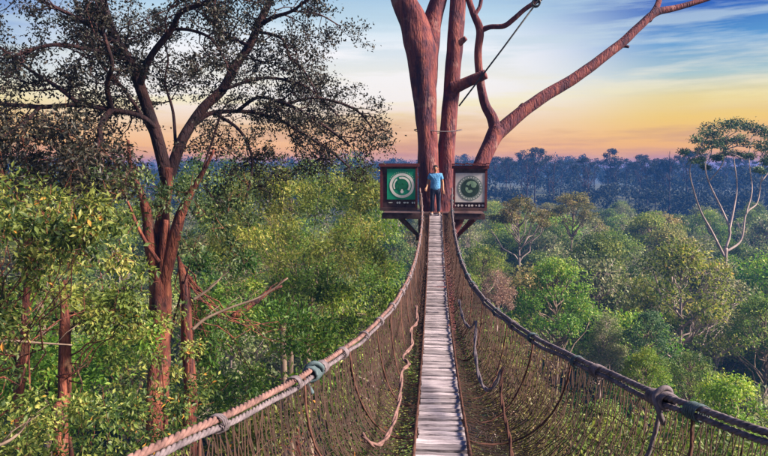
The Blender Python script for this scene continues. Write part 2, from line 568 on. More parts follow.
def proto_tree(seed, H=19, base=0.5, Rc=4.2, ncl=26, cr=1.5, nleaf=260, L=0.34, W=0.2, flat=0.75, trunk_r=0.26, leaf='leaf_mid', bark='bark_grey',
               dome=1.0, twig=0.0, lean=0.03, shell=0.5, droop=0.3):
    """crown mesh and trunk mesh of a forest tree standing at the origin"""
    rng = np.random.default_rng(seed)
    tr, cw = MB(), MB()
    top = np.array([rng.normal(0, lean) * H, rng.normal(0, lean) * H, H * 0.86])
    t = np.linspace(0, 1, 9)[:, None]
    bend = rng.normal(0, 0.02, 2) * H
    tp = top * t
    tp[:, :2] += np.sin(t * math.pi) * bend
    tr.tube(tp, trunk_r * (1.15 - 0.95 * t[:, 0] ** 0.9) * np.where(t[:, 0] < 0.02, 1.6, 1), 8, 0.06, seed)
    for i in range(ncl):
        an = i * 2.39996 + rng.normal(0, 0.3)
        u = math.sqrt((i + 0.5) / ncl)
        rr = Rc * u * rng.uniform(0.55, 1.22)
        zc = H * base + (H * (1 - base) - cr * flat) * (1 - dome * u ** 2.2 * rng.uniform(0.65, 1.05)) * (1 if rng.random() < 0.75 else rng.uniform(0.35, 0.9))
        cc = np.array([top[0] + rr * math.cos(an), top[1] + rr * math.sin(an), zc])
        rad = cr * rng.uniform(0.45, 1.25)
        if nleaf:
            clump_leaves(cw, rng, cc, rad, int(nleaf * (rad / cr) ** 1.6 * rng.uniform(0.8, 1.2)), L * rng.uniform(0.75, 1.1), W, droop, shell, flat * rng.uniform(0.75, 1.15))
        hz = max(H * base * 0.75, zc - rr * rng.uniform(0.6, 1.3) - 1)
        f = np.clip(hz / (H * 0.86), 0.2, 0.95)
        st = np.array([np.interp(f, t[:, 0], tp[:, k]) for k in range(3)])
        lp = limb(tr, rng, st, cc, trunk_r * 0.42, 0.035, 5, 0.06, 5, 0.04)
        for _ in range(int(twig)):
            e = cc + unit(rng, 1)[0] * rad * np.array([1, 1, flat]) * rng.uniform(0.7, 1.15)
            limb(tr, rng, lp[rng.integers(2, 6)], e, 0.04, 0.012, 3, 0.03, 3, 0.05)
    return tr.mesh('trunk', M[bark], True), (cw.mesh('crown', M[leaf]) if nleaf else None)


def place(name, label, cat, meshes, x, y, s=1.0, rz=0.0, group=None, sz=None, z=None, mat=None):
    t = thing(name, label, cat, (x, y, (ground_z(x, y) - 0.15) if z is None else z), group)
    t.rotation_euler.z = rz
    t.scale = (s, s, s if sz is None else sz)
    obj('trunk', meshes[0], t)
    if meshes[1]:
        cr_ = obj('crown', meshes[1], t)
        cr_['kind'] = 'stuff'
        if mat:
            cr_.material_slots[0].link = 'OBJECT'
            cr_.material_slots[0].material = M[mat]
    return t


def stand(name, label, meshes, x, y, top, s, rz=0.0, group=None, mat=None, Hp=19.0):
    """a tree of uniform scale s whose top is at height top; a longer bole carries the crown where the tree is taller than the prototype"""
    g = ground_z(x, y) - 0.15
    t = thing(name, label, 'tree', (x, y, g), group)
    t.rotation_euler.z = rz
    lift = top - g - s * Hp
    tr_ = obj('trunk', meshes[0], t)
    parts_ = [tr_]
    if meshes[1]:
        cr_ = obj('crown', meshes[1], t)
        cr_['kind'] = 'stuff'
        if mat:
            cr_.material_slots[0].link = 'OBJECT'
            cr_.material_slots[0].material = M[mat]
        parts_.append(cr_)
    for o in parts_:
        o.scale = (s, s, s)
        o.location.z = lift
    if lift > 0.05:
        b = obj('bole', BOLE[meshes[0].materials[0].name], t)
        b.scale = (s, s, lift + 0.25)
    return t


def place_px(name, label, meshes, px, top, d, width, mat=None, group=None, rz=0.0):
    """stand a tree so that its crown top is at pixel (px, top) at depth d and its crown is width pixels across"""
    p = P(px, top, d)
    return stand(name, label, meshes, p.x, p.y, p.z, width * d / F / 11.0, rz, group, mat)


BOLE = {}
for k_ in ('bark_grey', 'bark_pale', 'bark_dark'):
    BOLE[k_] = MB().tube([(0, 0, 0), (0, 0, .1), (0, 0, .5), (0, 0, 1)], [0.55, 0.46, 0.42, 0.40], 9).mesh('bole', M[k_], True)

PT = {
    'round': [proto_tree(11, 19, 0.45, 4.8, 46, 1.3, 300, 0.27, 0.15, leaf='leaf_bright', dome=0.85), proto_tree(12, 19, 0.42, 4.6, 48, 1.25, 290, 0.27, 0.15, leaf='leaf_bright', dome=0.8)],
    'mid': [proto_tree(21, 19, 0.5, 4.8, 44, 1.25, 260, 0.28, 0.15, leaf='leaf_mid', flat=0.6, dome=0.8, twig=1), proto_tree(22, 19, 0.48, 5.0, 46, 1.2, 250, 0.28, 0.15, leaf='leaf_mid', flat=0.65, dome=0.7, twig=1)],
    'umbrella': [proto_tree(31, 19, 0.68, 4.6, 24, 1.25, 230, 0.3, 0.17, 0.45, leaf='leaf_olive', bark='bark_pale', dome=0.7, twig=2),
                 proto_tree(32, 19, 0.64, 4.4, 22, 1.3, 240, 0.3, 0.17, 0.5, leaf='leaf_olive', bark='bark_grey', dome=0.8, twig=2)],
    'grey': [proto_tree(41, 19, 0.5, 4.6, 30, 1.5, 330, 0.3, 0.16, 0.75, leaf='leaf_grey', bark='bark_pale', twig=9, shell=0.35),
             proto_tree(42, 19, 0.46, 4.4, 28, 1.45, 310, 0.3, 0.16, 0.8, leaf='leaf_grey', bark='bark_pale', twig=9, shell=0.35)],
    'sparse': [proto_tree(51, 19, 0.55, 3.8, 20, 1.1, 90, 0.26, 0.14, 0.6, leaf='leaf_mid', bark='bark_pale', twig=5, shell=0.4, trunk_r=0.2),
               proto_tree(52, 19, 0.6, 3.4, 18, 1.0, 80, 0.26, 0.14, 0.5, leaf='leaf_mid', bark='bark_pale', twig=5, shell=0.4, trunk_r=0.2)],
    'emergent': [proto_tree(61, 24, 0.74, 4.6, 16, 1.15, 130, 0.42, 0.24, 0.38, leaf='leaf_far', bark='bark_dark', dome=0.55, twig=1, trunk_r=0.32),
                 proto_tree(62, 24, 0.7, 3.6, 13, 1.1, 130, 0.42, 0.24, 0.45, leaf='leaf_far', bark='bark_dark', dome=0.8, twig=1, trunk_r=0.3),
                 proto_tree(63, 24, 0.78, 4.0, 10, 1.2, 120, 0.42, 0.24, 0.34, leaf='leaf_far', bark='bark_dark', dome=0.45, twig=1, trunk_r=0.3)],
    'snag': [proto_tree(71, 24, 0.55, 1.6, 7, 0.8, 0, leaf='leaf_far', bark='bark_dark', trunk_r=0.3, twig=2)],
}

# ------------------------------------------------------------------ named trees right of the bridge
T = 'tree'
place_px('broadleaf_tree', 'bright green rounded tree with pale leaf edges, right of the rope bridge in mid distance', PT['round'][0], 556, 258, 40, 104)
place_px('broadleaf_tree', 'tall olive tree with slim pale trunks just right of the round-badge sign', PT['umbrella'][0], 520, 197, 62, 78)
place_px('broadleaf_tree', 'olive flat-topped tree rising against the blue far forest', PT['umbrella'][1], 572, 192, 80, 62)
place_px('broadleaf_tree', 'small bright light-green tree above the right hand rope', PT['round'][1], 648, 350, 24, 62)
place_px('broadleaf_tree', 'bright green bush-like crown at the right edge above the hand rope', PT['round'][0], 742, 378, 19, 120, rz=1.0)
place_px('broadleaf_tree', 'large grey-olive tree with pale twigs showing through its crown', PT['grey'][0], 692, 238, 46, 128, mat='leaf_gold')
place_px('broadleaf_tree', 'dark green dense tree below the grey-olive one', PT['mid'][0], 650, 312, 36, 62, mat='leaf_cool')
place_px('broadleaf_tree', 'dark green leafy crown between the light-green tree and right edge', PT['mid'][1], 696, 350, 30, 64, mat='leaf_mid')
place_px('broadleaf_tree', 'pale fresh-green tree spreading behind the bright rounded one', PT['round'][1], 606, 234, 60, 100, mat='leaf_mid', rz=2)
place_px('dry_tree', 'dry pinkish-grey twiggy tree beside the hanging net right of the bridge', PT['grey'][1], 497, 268, 34, 48, mat='leaf_brush')
place_px('broadleaf_tree', 'olive yellow-green bush seen through the right net', PT['round'][1], 535, 380, 17, 110, mat='leaf_olive', rz=0.6)
place_px('broadleaf_tree', 'mid green tree at right edge under the bare-limbed emergent', PT['mid'][0], 770, 296, 42, 84, rz=2.2)
place_px('broadleaf_tree', 'grey-green tree in the gap between two olive crowns, pale twigs', PT['grey'][1], 640, 248, 70, 84)
place_px('broadleaf_tree', 'broad yellow-olive crown left of the pale-limbed emergent, under the blue ridge', PT['umbrella'][1], 655, 212, 88, 80, mat='leaf_gold', rz=1.2)
place_px('broadleaf_tree', 'lilac-grey twiggy tree low between two green crowns right of centre', PT['grey'][1], 604, 312, 38, 66, mat='leaf_grey', rz=1.9)
place_px('broadleaf_tree', 'golden-green crown hugging the right net beside the dry pinkish tree', PT['mid'][1], 478, 244, 48, 60, mat='leaf_gold', rz=2.9)
place_px('broadleaf_tree', 'green tree low down behind the right net near the deck', PT['mid'][1], 490, 330, 26, 70, mat='leaf_bright', rz=1.7)
place_px('broadleaf_tree', 'dusky green tree beneath the right hand rope, right of centre', PT['mid'][0], 605, 405, 20, 110, mat='leaf_mid', rz=0.3)
place_px('broadleaf_tree', 'brownish green crown seen through the net at bottom right', PT['mid'][1], 700, 432, 15, 150, mat='leaf_olive', rz=0.9)

# the pale bare-limbed emergent on the right, crown in layers against the sky
rng = np.random.default_rng(5)
D = 60.0
bx = P(724, 285, D)
em = thing('emergent_tree', 'tall emergent tree with white bare limbs and dark layered crown at right skyline', 'tree', (bx.x, bx.y, ground_z(bx.x, bx.y) - 0.2))


def rel(o, pts):
    l = o.location
    return [(q[0] - l.x, q[1] - l.y, q[2] - l.z) for q in pts]


def pl(pts, d, dz=0.0):
    return [P(a, b, d + dz * i) for i, (a, b) in enumerate(pts)]


tr = MB()
pp = [Vector((bx.x, bx.y, em.location.z))] + [P(723, 285, D), P(725, 262, D), P(726, 248, D)]
a, r = smooth_path(rel(em, pp), [0.4, 0.27, 0.22, 0.18])
tr.tube(a, r, 9, 0.05, 3)
limbs_em = [([(725, 258), (712, 232), (701, 212), (693, 188), (690, 168), (699, 150)], 0.26, -0.5),
            ([(726, 248), (730, 231), (723, 212), (708, 180), (706, 160), (716, 142)], 0.28, 0.4),
            ([(729, 232), (734, 208), (737, 186), (734, 160), (732, 138)], 0.22, 0.9),
            ([(726, 252), (741, 240), (746, 214), (757, 203), (761, 182), (766, 150)], 0.24, 0.5),
            ([(746, 214), (752, 190), (749, 160), (752, 135)], 0.15, 1.0),
            ([(708, 182), (722, 165), (724, 150)], 0.13, -0.8), ([(761, 182), (777, 160), (783, 140)], 0.14, 0.3)]
ends = []
for pts, r0, dz in limbs_em:
    a, r = smooth_path(rel(em, pl(pts, D, dz)), np.linspace(r0 * 0.5, 0.03, len(pts)))
    tr.tube(a, r, 7)
    ends += [(a[-1], r[-1])]
cw = MB()
layer = [(690, 152, 11), (697, 142, 13), (707, 134, 15), (719, 128, 16), (732, 124, 17), (746, 125, 16), (759, 129, 15), (772, 134, 16), (786, 140, 15), (708, 147, 12), (722, 141, 13),
         (737, 139, 13), (752, 142, 13), (766, 147, 13), (698, 160, 10), (714, 158, 9), (730, 153, 10), (746, 157, 10), (762, 161, 11), (777, 156, 12), (790, 152, 13), (706, 167, 7), (754, 170, 8), (774, 170, 9)]
for i, (x_, y_, w_) in enumerate(layer):
    cc = np.array(rel(em, [P(x_, y_, D + rng.uniform(-3, 3))])[0])
    for k in range(3):
        clump_leaves(cw, rng, cc + np.array([rng.normal(0, 0.5), rng.normal(0, 0.7), rng.normal(0, 0.1)]), w_ * D / F * 0.56, 170, 0.2, 0.11, 0.2, 0.2, 0.5, top=0.1)
    e = min(ends, key=lambda q: np.linalg.norm(q[0] - cc))[0]
    limb(tr, rng, e, cc, 0.07, 0.02, 5, 0.05, 4, 0.05)
tr.build('trunk', M['bark_pale'], em, True)
cw.build('crown', M['leaf_cool'], em)['kind'] = 'stuff'

# ------------------------------------------------------------------ forest fill: countable trees to about 135 m, then one far mass
rng = np.random.default_rng(77)
fl = {'round': 'bright green round-crowned', 'mid': 'mid green leafy', 'umbrella': 'olive flat-crowned', 'grey': 'grey-green pale-twigged', 'sparse': 'thin-crowned pale-trunked'}
taken = []
hero = [(o.location.x, o.location.y, 3.2) for o in COL.objects if o.get('category') == 'tree']
cands = 0
nfill = 0
fwd = CM @ Vector((0, 0, -1))
yaw = math.atan2(fwd.x, fwd.y)
while cands < 6000 and nfill < 296:
    cands += 1
    d = 26 + (150 - 26) * math.sqrt(rng.random())
    az = yaw + (rng.uniform(-0.12, 0.66) if rng.random() < 0.72 else rng.uniform(-0.62, -0.12))
    x, y = d * math.sin(az), d * math.cos(az)
    if d < 45 and abs(x) < 2.5:
        continue
    if d < 40 and x < 0:
        continue
    if any((x - a) ** 2 + (y - b) ** 2 < (c_ + 1.2 + d * 0.009) ** 2 for a, b, c_ in taken) or any((x - a) ** 2 + (y - b) ** 2 < c_ ** 2 for a, b, c_ in hero):
        continue
    taken.append((x, y, 3.0))
    kind = rng.choice(['mid', 'mid', 'grey', 'umbrella', 'round', 'sparse', 'grey'])
    H = rng.uniform(13, 17.5) if d < 60 else rng.uniform(14.5, 19.5)
    if d > 105:
        H = rng.uniform(15, 20.5)
    if abs(az - yaw - 0.2) < 0.45 and d < 40:
        H = min(H, 13.5)
    s = rng.uniform(0.85, 1.35) * (0.8 if d < 45 else 1.0)
    sidew = ('in the nearer rows' if d < 60 else 'in the middle rows' if d < 105 else 'in the far rows') + (' right of the bridge' if x > 0.0 else ' left of the bridge')
    stand('forest_tree', '%s forest tree %s' % (fl[kind], sidew), PT[kind][rng.integers(2)], x, y, ground_z(x, y) + H, s, rng.uniform(0, 6.28),
          '%s forest trees %s' % (fl[kind], sidew))
    nfill += 1

# skyline trees on the far ridge that stand up singly
sky_x = [(494, 156, 0), (505, 157, 1), (520, 149, 1), (539, 147, 0), (549, 158, 2), (560, 157, 1), (574, 160, 2), (598, 157, 1), (612, 148, 0), (626, 158, 2), (636, 160, 1),
         (649, 157, 2), (660, 158, 0), (682, 155, 1), (700, 153, 2), (470, 160, 1), (725, 157, 0), (752, 158, 2), (768, 154, 1), (345, 160, 0), (300, 158, 2), (512, 156, 2), (530, 157, 0), (583, 157, 0), (606, 158, 2), (619, 157, 1), (643, 154, 0), (667, 156, 1), (676, 158, 2), (690, 150, 0), (738, 155, 1)]
for x_, y_, k in sky_x:
    d = rng.uniform(190, 240)
    p = P(x_, y_, d)
    Hh = p.z - ground_z(p.x, p.y)
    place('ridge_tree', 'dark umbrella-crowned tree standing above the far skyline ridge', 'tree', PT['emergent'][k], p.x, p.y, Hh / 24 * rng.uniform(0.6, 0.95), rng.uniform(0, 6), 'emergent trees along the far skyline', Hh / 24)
for x_, y_, lb in [(589, 156, 'thin dead tree on the skyline left of the umbrella-crowned one'), (672, 146, 'tallest bare dead trunk on the far skyline right of centre'), (529, 151, 'bare dead trunk on the skyline nearest the leaning limb'), (555, 152, 'slim dead pole-like tree on the skyline near the middle limb')]:
    p = P(x_, y_, 180)
    Hh = p.z - ground_z(p.x, p.y)
    place('dead_tree', lb, 'tree', PT['snag'][0], p.x, p.y, Hh / 24, rng.uniform(0, 6), None, Hh / 24)

mb = MB()
for i in range(1500):
    d = 135 + (430 - 135) * rng.random() ** 0.8
    az = yaw + rng.uniform(-0.72, 0.72)
    x, y = d * math.sin(az), d * math.cos(az)
    H = (rng.uniform(11, 18) + 4 * max(0, rng.normal(0, 0.6))) * (0.85 if d < 180 else 1)
    g = ground_z(x, y)
    H = min(H, 36.3 - g)
    rad = rng.uniform(2.4, 4.6)
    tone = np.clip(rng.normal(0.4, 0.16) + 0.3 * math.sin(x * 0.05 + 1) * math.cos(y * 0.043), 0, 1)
    for k in range(rng.integers(3, 6)):
        cc = (x + rng.normal(0, rad * 0.45), y + rng.normal(0, rad * 0.45), g + H - rad * rng.uniform(0.3, 1.3))
        clump_leaves(mb, rng, cc, rad * rng.uniform(0.4, 0.72), 58, 0.85, 0.55, 0.2, 0.6, 0.8, tone, 0.35)
    if rng.random() < 0.12:
        mb.tube([(x, y, g), (x + rng.normal(0, .3), y, g + H * 0.5), (x, y, g + H * 0.9)], [0.28, 0.22, 0.08], 4, var=1.0)
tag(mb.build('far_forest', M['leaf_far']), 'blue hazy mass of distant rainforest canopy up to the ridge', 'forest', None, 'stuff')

mb = MB()
for i in range(2600):
    d = 6 + 130 * math.sqrt(rng.random())
    az = yaw + rng.uniform(-0.75, 0.75)
    x, y = d * math.sin(az), d * math.cos(az)
    rad = rng.uniform(0.8, 2.2)
    clump_leaves(mb, rng, (x, y, ground_z(x, y) + rng.uniform(0.3, 5.5)), rad, 55, 0.6, 0.32, 0.3, 0.4, 0.7)
tag(mb.build('undergrowth', M['under']), 'tangled green undergrowth covering the forest floor', 'undergrowth', None, 'stuff')

# ------------------------------------------------------------------ left side: the big spreading tree
rng = np.random.default_rng(9)
D = 14.0
q0 = P(158, 420, D)
lt = thing('spreading_tree', 'big spreading tree with red-brown trunk and dark lacy crown on the left', 'tree', (q0.x, q0.y, ground_z(q0.x, q0.y) - 0.2))


def lpath(pts, dz, w0, w1, k=6):
    dd = D + np.linspace(dz[0], dz[1], len(pts))
    w = (np.linspace(w0, w1, len(pts)) if np.ndim(w0) == 0 else np.array(w0)) * D / F / 2
    return smooth_path(rel(lt, [P(a, b, e) for (a, b), e in zip(pts, dd)]), w, k)


stem = MB()
pts = [Vector((q0.x + 0.3, q0.y, lt.location.z)), P(154, 700, D), P(155, 470, D), P(158, 395, D), P(160, 330, D), P(160, 280, D), P(160, 248, D), P(163, 218, D), P(166, 190, D), P(167, 168, D)]
a, r = smooth_path(rel(lt, pts), np.array([46, 34, 22, 20, 19, 19, 18, 12, 13, 15]) * D / F / 2, 8)
stem.tube(a, r, 22, 0.2, 2)
st_o = stem.build('trunk', M['bark_rust'], lt, True)
for pts, dz, w0, w1 in [([(157, 300), (154, 270), (150, 240), (147, 214), (140, 192), (131, 168), (128, 140)], (0.0, -.6), [7, 11, 12, 10, 7, 4.5, 2.5], 0), ([(163, 300), (167, 268), (174, 240), (181, 214), (191, 192), (203, 172), (214, 150)], (0.0, -.6), [7, 12, 12, 10, 7, 4.5, 2.5], 0), ([(160, 290), (162, 262), (164, 238), (166, 220)], (-.1, -.35), [3, 7, 7, 5], 0),
                        ([(159, 262), (148, 246), (137, 225), (129, 205), (121, 188)], (-.35, -.9), 4.5, 2)]:
    a, r = lpath(pts, dz, w0, w1)
    MB().tube(a, r, 10, 0.08, 4).build('limb', M['bark_rust'], lt, True)

limbs = [  # (pixels, depth offsets, width at start and end)
    ([(167, 180), (158, 140), (150, 116), (136, 76), (127, 58), (115, 38), (105, 10), (98, -26)], (0, -1.2), 16, 8, 0),
    ([(167, 182), (180, 146), (191, 125), (205, 106), (222, 90), (234, 68), (250, 45), (259, 24), (270, 0), (277, -26)], (0, 1.2), 14, 8, 0),
    ([(140, 84), (150, 58), (172, 29), (181, 12), (202, 4), (228, -8)], (-.7, -1.6), 8, 5, 1),
    ([(172, 29), (190, 30), (210, 38), (223, 57), (228, 68)], (-1, -1.8), 4, 2, 1),
    ([(258, 26), (274, 17), (292, 11), (312, -4)], (.8, 0), 6, 3, 1),
    ([(256, 32), (270, 34), (284, 41), (290, 58), (302, 68), (316, 92)], (.7, -0.4), 4, 2, 1),
    ([(190, 128), (205, 116), (220, 112), (250, 112), (282, 121), (310, 138), (332, 152), (350, 168)], (.2, 1.8), 7, 2.5, 1),
    ([(236, 112), (256, 98), (274, 100), (300, 110), (330, 130), (350, 146)], (.8, -0.6), 5, 2.5, 1),
    ([(215, 114), (235, 126), (246, 140), (252, 158), (251, 178), (246, 198)], (.3, -.6), 4, 2, 1),
    ([(221, 112), (214, 136), (204, 165), (196, 192)], (.3, -0.3), 3.2, 2, 1),
    ([(156, 128), (140, 116), (112, 110), (80, 105), (40, 107), (-10, 103)], (-.3, -2), 7, 4, 1),
    ([(112, 110), (107, 86), (112, 65), (104, 36), (96, 8)], (-1, -2.4), 6, 3, 1),
    ([(161, 152), (142, 116), (121, 86), (100, 62), (84, 24), (70, -10)], (-.2, 1.5), 5, 3, 1),
    ([(112, 109), (101, 124), (99, 143), (86, 156)], (-1, -2), 7, 3, 1),
    ([(176, 150), (173, 112), (165, 82), (168, 58), (160, 30)], (.2, 1.6), 4, 2, 1),
    ([(118, 44), (82, 21), (44, 2), (10, -12)], (-1, -.3), 6, 3, 1),
    ([(128, 60), (92, 50), (52, 45), (8, 58)], (-1, -2.6), 5, 3, 1),
    ([(282, 105), (312, 98), (340, 103), (360, 113), (372, 128)], (.6, 0.8), 4, 2, 1),
    ([(250, 46), (228, 36), (206, 16), (196, -8)], (.6, 2), 5, 2.5, 1),
    ([(222, 90), (262, 78), (300, 84), (322, 100), (340, 118)], (.4, 2.2), 4.5, 2, 1),
    ([(80, 105), (56, 86), (30, 70), (-4, 44)], (-1.4, -.6), 5, 2.5, 1),
    ([(40, 107), (20, 126), (-4, 140)], (-1.8, -2.6), 4, 2.5, 1),
    ([(292, 11), (318, 14), (340, 26)], (.6, 1.2), 2.6, 1.4, 1),
]
cw = MB()
tw = MB()


def spray(p, d, n, spread=0.2):
    q = np.array(p) + rng.normal(size=(n, 3)) * spread * np.array([1, 1, 0.6])
    ax = np.array(d) * 0.5 + unit(rng, n) + np.array([0, 0, -0.25])
    s = rng.uniform(0.7, 1.35, n)
    cw.leaves(q, ax, unit(rng, n) * 0.8 + np.array([0, 0, .8]), 0.066 * s, 0.038 * s, 0.12, np.clip(rng.normal(0.4, 0.22, n), 0, 1))


def grow(start, d, ln, r0, depth):
    k = 4
    p = [np.array(start)]
    dd = np.array(d, float)
    for i in range(k):
        dd = dd + rng.normal(size=3) * 0.34 + np.array([0, 0, 0.03])
        dd /= np.linalg.norm(dd)
        p.append(p[-1] + dd * ln / k)
    tw.tube(p, np.linspace(r0, r0 * 0.45, k + 1), 4 if depth else 5)
    if depth == 0:
        return
    for i in range(1, k + 1):
        for _ in range(2 if depth > 1 else 1):
            if depth > 1 and rng.random() < 0.72:
                nd = dd + rng.normal(size=3) * 0.85
                grow(p[i], nd / np.linalg.norm(nd), ln * rng.uniform(0.4, 0.65), r0 * 0.5, depth - 1)
        if depth == 1:
            spray(p[i], dd, rng.integers(7, 13), 0.095)
    spray(p[-1], dd, rng.integers(8, 14), 0.10)


for pts, dz, w0, w1, lv in limbs:
    a, r = lpath(pts, dz, w0 * 0.85, w1 * 0.85)
    m_ = MB()
    m_.tube(a, r, 10 if lv == 0 else 7, 0.08, len(pts) + w0)
    m_.build('limb', M['bark_dark'], lt, True)
    seg = np.linalg.norm(np.diff(a, axis=0), axis=1).sum()
    n = int(seg * (2.0 if lv == 0 else 3.2))
    for i in range(n):
        f = rng.uniform(0.42 if lv == 0 else 0.22, 1.0)
        j = min(int(f * (len(a) - 1)), len(a) - 2)
        t_ = a[j + 1] - a[j]
        t_ /= np.linalg.norm(t_)
        nd = t_ * 0.5 + unit(rng, 1)[0] * np.array([1, 1.1, 0.75])
        grow(a[j], nd / np.linalg.norm(nd), rng.uniform(0.55, 1.25), min(0.02, r[j] * 0.5), 2)
tw.build('twigs', M['bark_dark'], lt)['kind'] = 'stuff'
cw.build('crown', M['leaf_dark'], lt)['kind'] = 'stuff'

# ------------------------------------------------------------------ left side: leafy trees in front, below and behind


def region_tree(name, label, seed, boxes, n, d, rad, nleaf, L, W, leaf, bark='bark_rust', trunk=None, tr_w=0.12, droop=0.45, flat=0.8, shell=0.25, stems=True, limb_r=0.03, cat='tree'):
    """a leafy tree whose crown fills pixel boxes (x0, x1, y0, y1) between depths d[0] and d[1]"""
    rng = np.random.default_rng(seed)
    cs = []
    for (x0, x1, y0, y1), m in zip(boxes, n):
        for _ in range(m):
            cs.append(np.array(tuple(P(rng.uniform(x0, x1), rng.uniform(y0, y1), rng.uniform(*d)))))
    cs = np.array(cs)
    if trunk:
        tp = [np.array(tuple(P(*q))) for q in trunk]
    else:
        cc = cs.mean(0)
        tp = [cc + np.array([rng.normal(0, .3), rng.normal(0, .3), -4]), cc + np.array([0, 0, -1.0]), cc + np.array([0, 0, .3])]
    g = ground_z(tp[0][0], tp[0][1]) - 0.2
    t = thing(name, label, cat, (tp[0][0], tp[0][1], g))
    off = np.array([tp[0][0], tp[0][1], g])
    full = [off, off * np.array([1, 1, 0]) + np.array([0.1, 0.1, (g + tp[0][2]) / 2])] + tp
    a, r = smooth_path([q - off for q in full], np.concatenate([np.linspace(tr_w * 1.6, tr_w * 0.75, len(full) - 1), [tr_w * 0.2]]), 7)
    tr, cw = MB(), MB()
    tr.tube(a, r, 10, 0.09, seed)
    for c_ in cs:
        clump_leaves(cw, rng, c_ - off, rad * rng.uniform(0.6, 1.3), int(nleaf * rng.uniform(0.7, 1.3)), L, W, droop, shell, flat)
        for _ in range(3):
            e = c_ - off + unit(rng, 1)[0] * rad * 1.1
            limb(tr, rng, c_ - off - np.array([0, 0, rad * 0.5]), e, 0.007, 0.003, 3, 0.05, 3, 0.06)
        if stems and rng.random() < 0.35:
            j = int(rng.integers(int(len(a) * 0.6), len(a) - 2))
            limb(tr, rng, a[j], c_ - off, limb_r * 0.6, 0.004, 5, 0.12, 7, 0.045)
    tr.build('trunk', M[bark], t, True)
    cw.build('crown', M[leaf], t)['kind'] = 'stuff'
    return t


region_tree('leafy_tree', 'yellowing broad-leaved tree at the left edge nearest the camera', 101, [(-70, 60, 185, 300), (0, 130, 195, 270), (-60, 20, 300, 380)], [22, 16, 9], (7.5, 10), 0.33, 150, 0.10, 0.043,
            'leaf_yellow', trunk=[(-40, 520, 9), (-30, 400, 9), (-20, 300, 9)], tr_w=0.09)
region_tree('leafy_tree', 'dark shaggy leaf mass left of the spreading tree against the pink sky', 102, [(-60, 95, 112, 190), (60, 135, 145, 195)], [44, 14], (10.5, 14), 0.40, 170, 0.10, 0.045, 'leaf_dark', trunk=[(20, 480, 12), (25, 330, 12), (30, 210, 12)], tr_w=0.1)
region_tree('leafy_tree', 'deep green leafy tree half hiding the fork of the red trunk', 103, [(90, 250, 172, 210), (180, 260, 195, 265), (150, 190, 185, 205)], [22, 18, 3], (11.2, 14.5), 0.27, 70, 0.095, 0.045, 'leaf_cool', trunk=[(166, 470, 14.9), (166, 360, 14.9), (196, 240, 13.6)], tr_w=0.05, stems=False)
region_tree('leafy_tree', 'mid green leafy sapling between left edge and the big red trunk', 104, [(40, 145, 215, 330), (90, 150, 270, 380)], [22, 12], (10.5, 13), 0.34, 120, 0.11, 0.05, 'leaf_mid', trunk=[(62, 470, 11.2), (64, 400, 11.2), (65, 330, 11.2), (64, 280, 11.2)], tr_w=0.13)
region_tree('leafy_tree', 'bright yellow-green bush filling the bottom left corner', 105, [(-60, 110, 400, 500), (90, 190, 405, 500)], [32, 24], (8.5, 10.5), 0.34, 190, 0.095, 0.042, 'leaf_yellow', tr_w=0.1)
region_tree('leafy_tree', 'fresh green crown behind the red trunk at lower left', 106, [(0, 150, 330, 420), (-50, 60, 290, 400)], [30, 14], (13, 16), 0.5, 170, 0.13, 0.06, 'leaf_bright', tr_w=0.12)
region_tree('leafy_tree', 'light green leafy tree right of the red trunk above the left hand rope', 107, [(190, 330, 300, 392), (200, 270, 250, 310), (180, 260, 370, 430)], [34, 8, 14], (14.6, 18), 0.48, 190, 0.13, 0.055, 'leaf_bright', trunk=[(190, 460, 14.5), (191, 400, 14.4), (187, 340, 14.2), (186, 300, 14.2), (183, 276, 14.2), (178, 256, 14.3)], tr_w=0.135)
region_tree('leafy_tree', 'light olive-green tree below the left hand rope in front of the net', 108, [(240, 400, 395, 480), (180, 280, 420, 480)], [30, 14], (13, 17), 0.5, 150, 0.13, 0.055, 'leaf_yellow', tr_w=0.12)
region_tree('feathery_tree', 'olive feathery fine-leaved tree between spreading tree and green sign', 109, [(215, 385, 185, 270), (250, 370, 172, 195)], [62, 16], (20, 28), 0.62, 300, 0.13, 0.045, 'leaf_gold', 'bark_grey', trunk=[(290, 420, 26), (292, 330, 26), (296, 260, 26)], tr_w=0.14, limb_r=0.05)
region_tree('leafy_tree', 'green tree low behind the left hand rope near the bridge', 110, [(300, 410, 290, 350), (260, 340, 275, 310)], [40, 16], (21, 27), 0.62, 230, 0.15, 0.065, 'leaf_bright', 'bark_grey', tr_w=0.14)
region_tree('leafy_tree', 'dusky green tree left of the deck seen through the left net', 111, [(330, 425, 350, 470)], [30], (20, 25), 0.7, 130, 0.18, 0.08, 'leaf_mid', 'bark_grey', tr_w=0.14)
region_tree('leafy_tree', 'olive tree seen through the right net beside the deck', 112, [(460, 560, 400, 480), (470, 540, 340, 400)], [26, 12], (14, 19), 0.55, 120, 0.15, 0.06, 'leaf_olive', 'bark_grey', tr_w=0.12)
region_tree('leafy_tree', 'dark green tree at the bottom right behind the net', 113, [(560, 800, 425, 490)], [34], (11, 15), 0.5, 120, 0.14, 0.06, 'leaf_mid', 'bark_grey', tr_w=0.12)

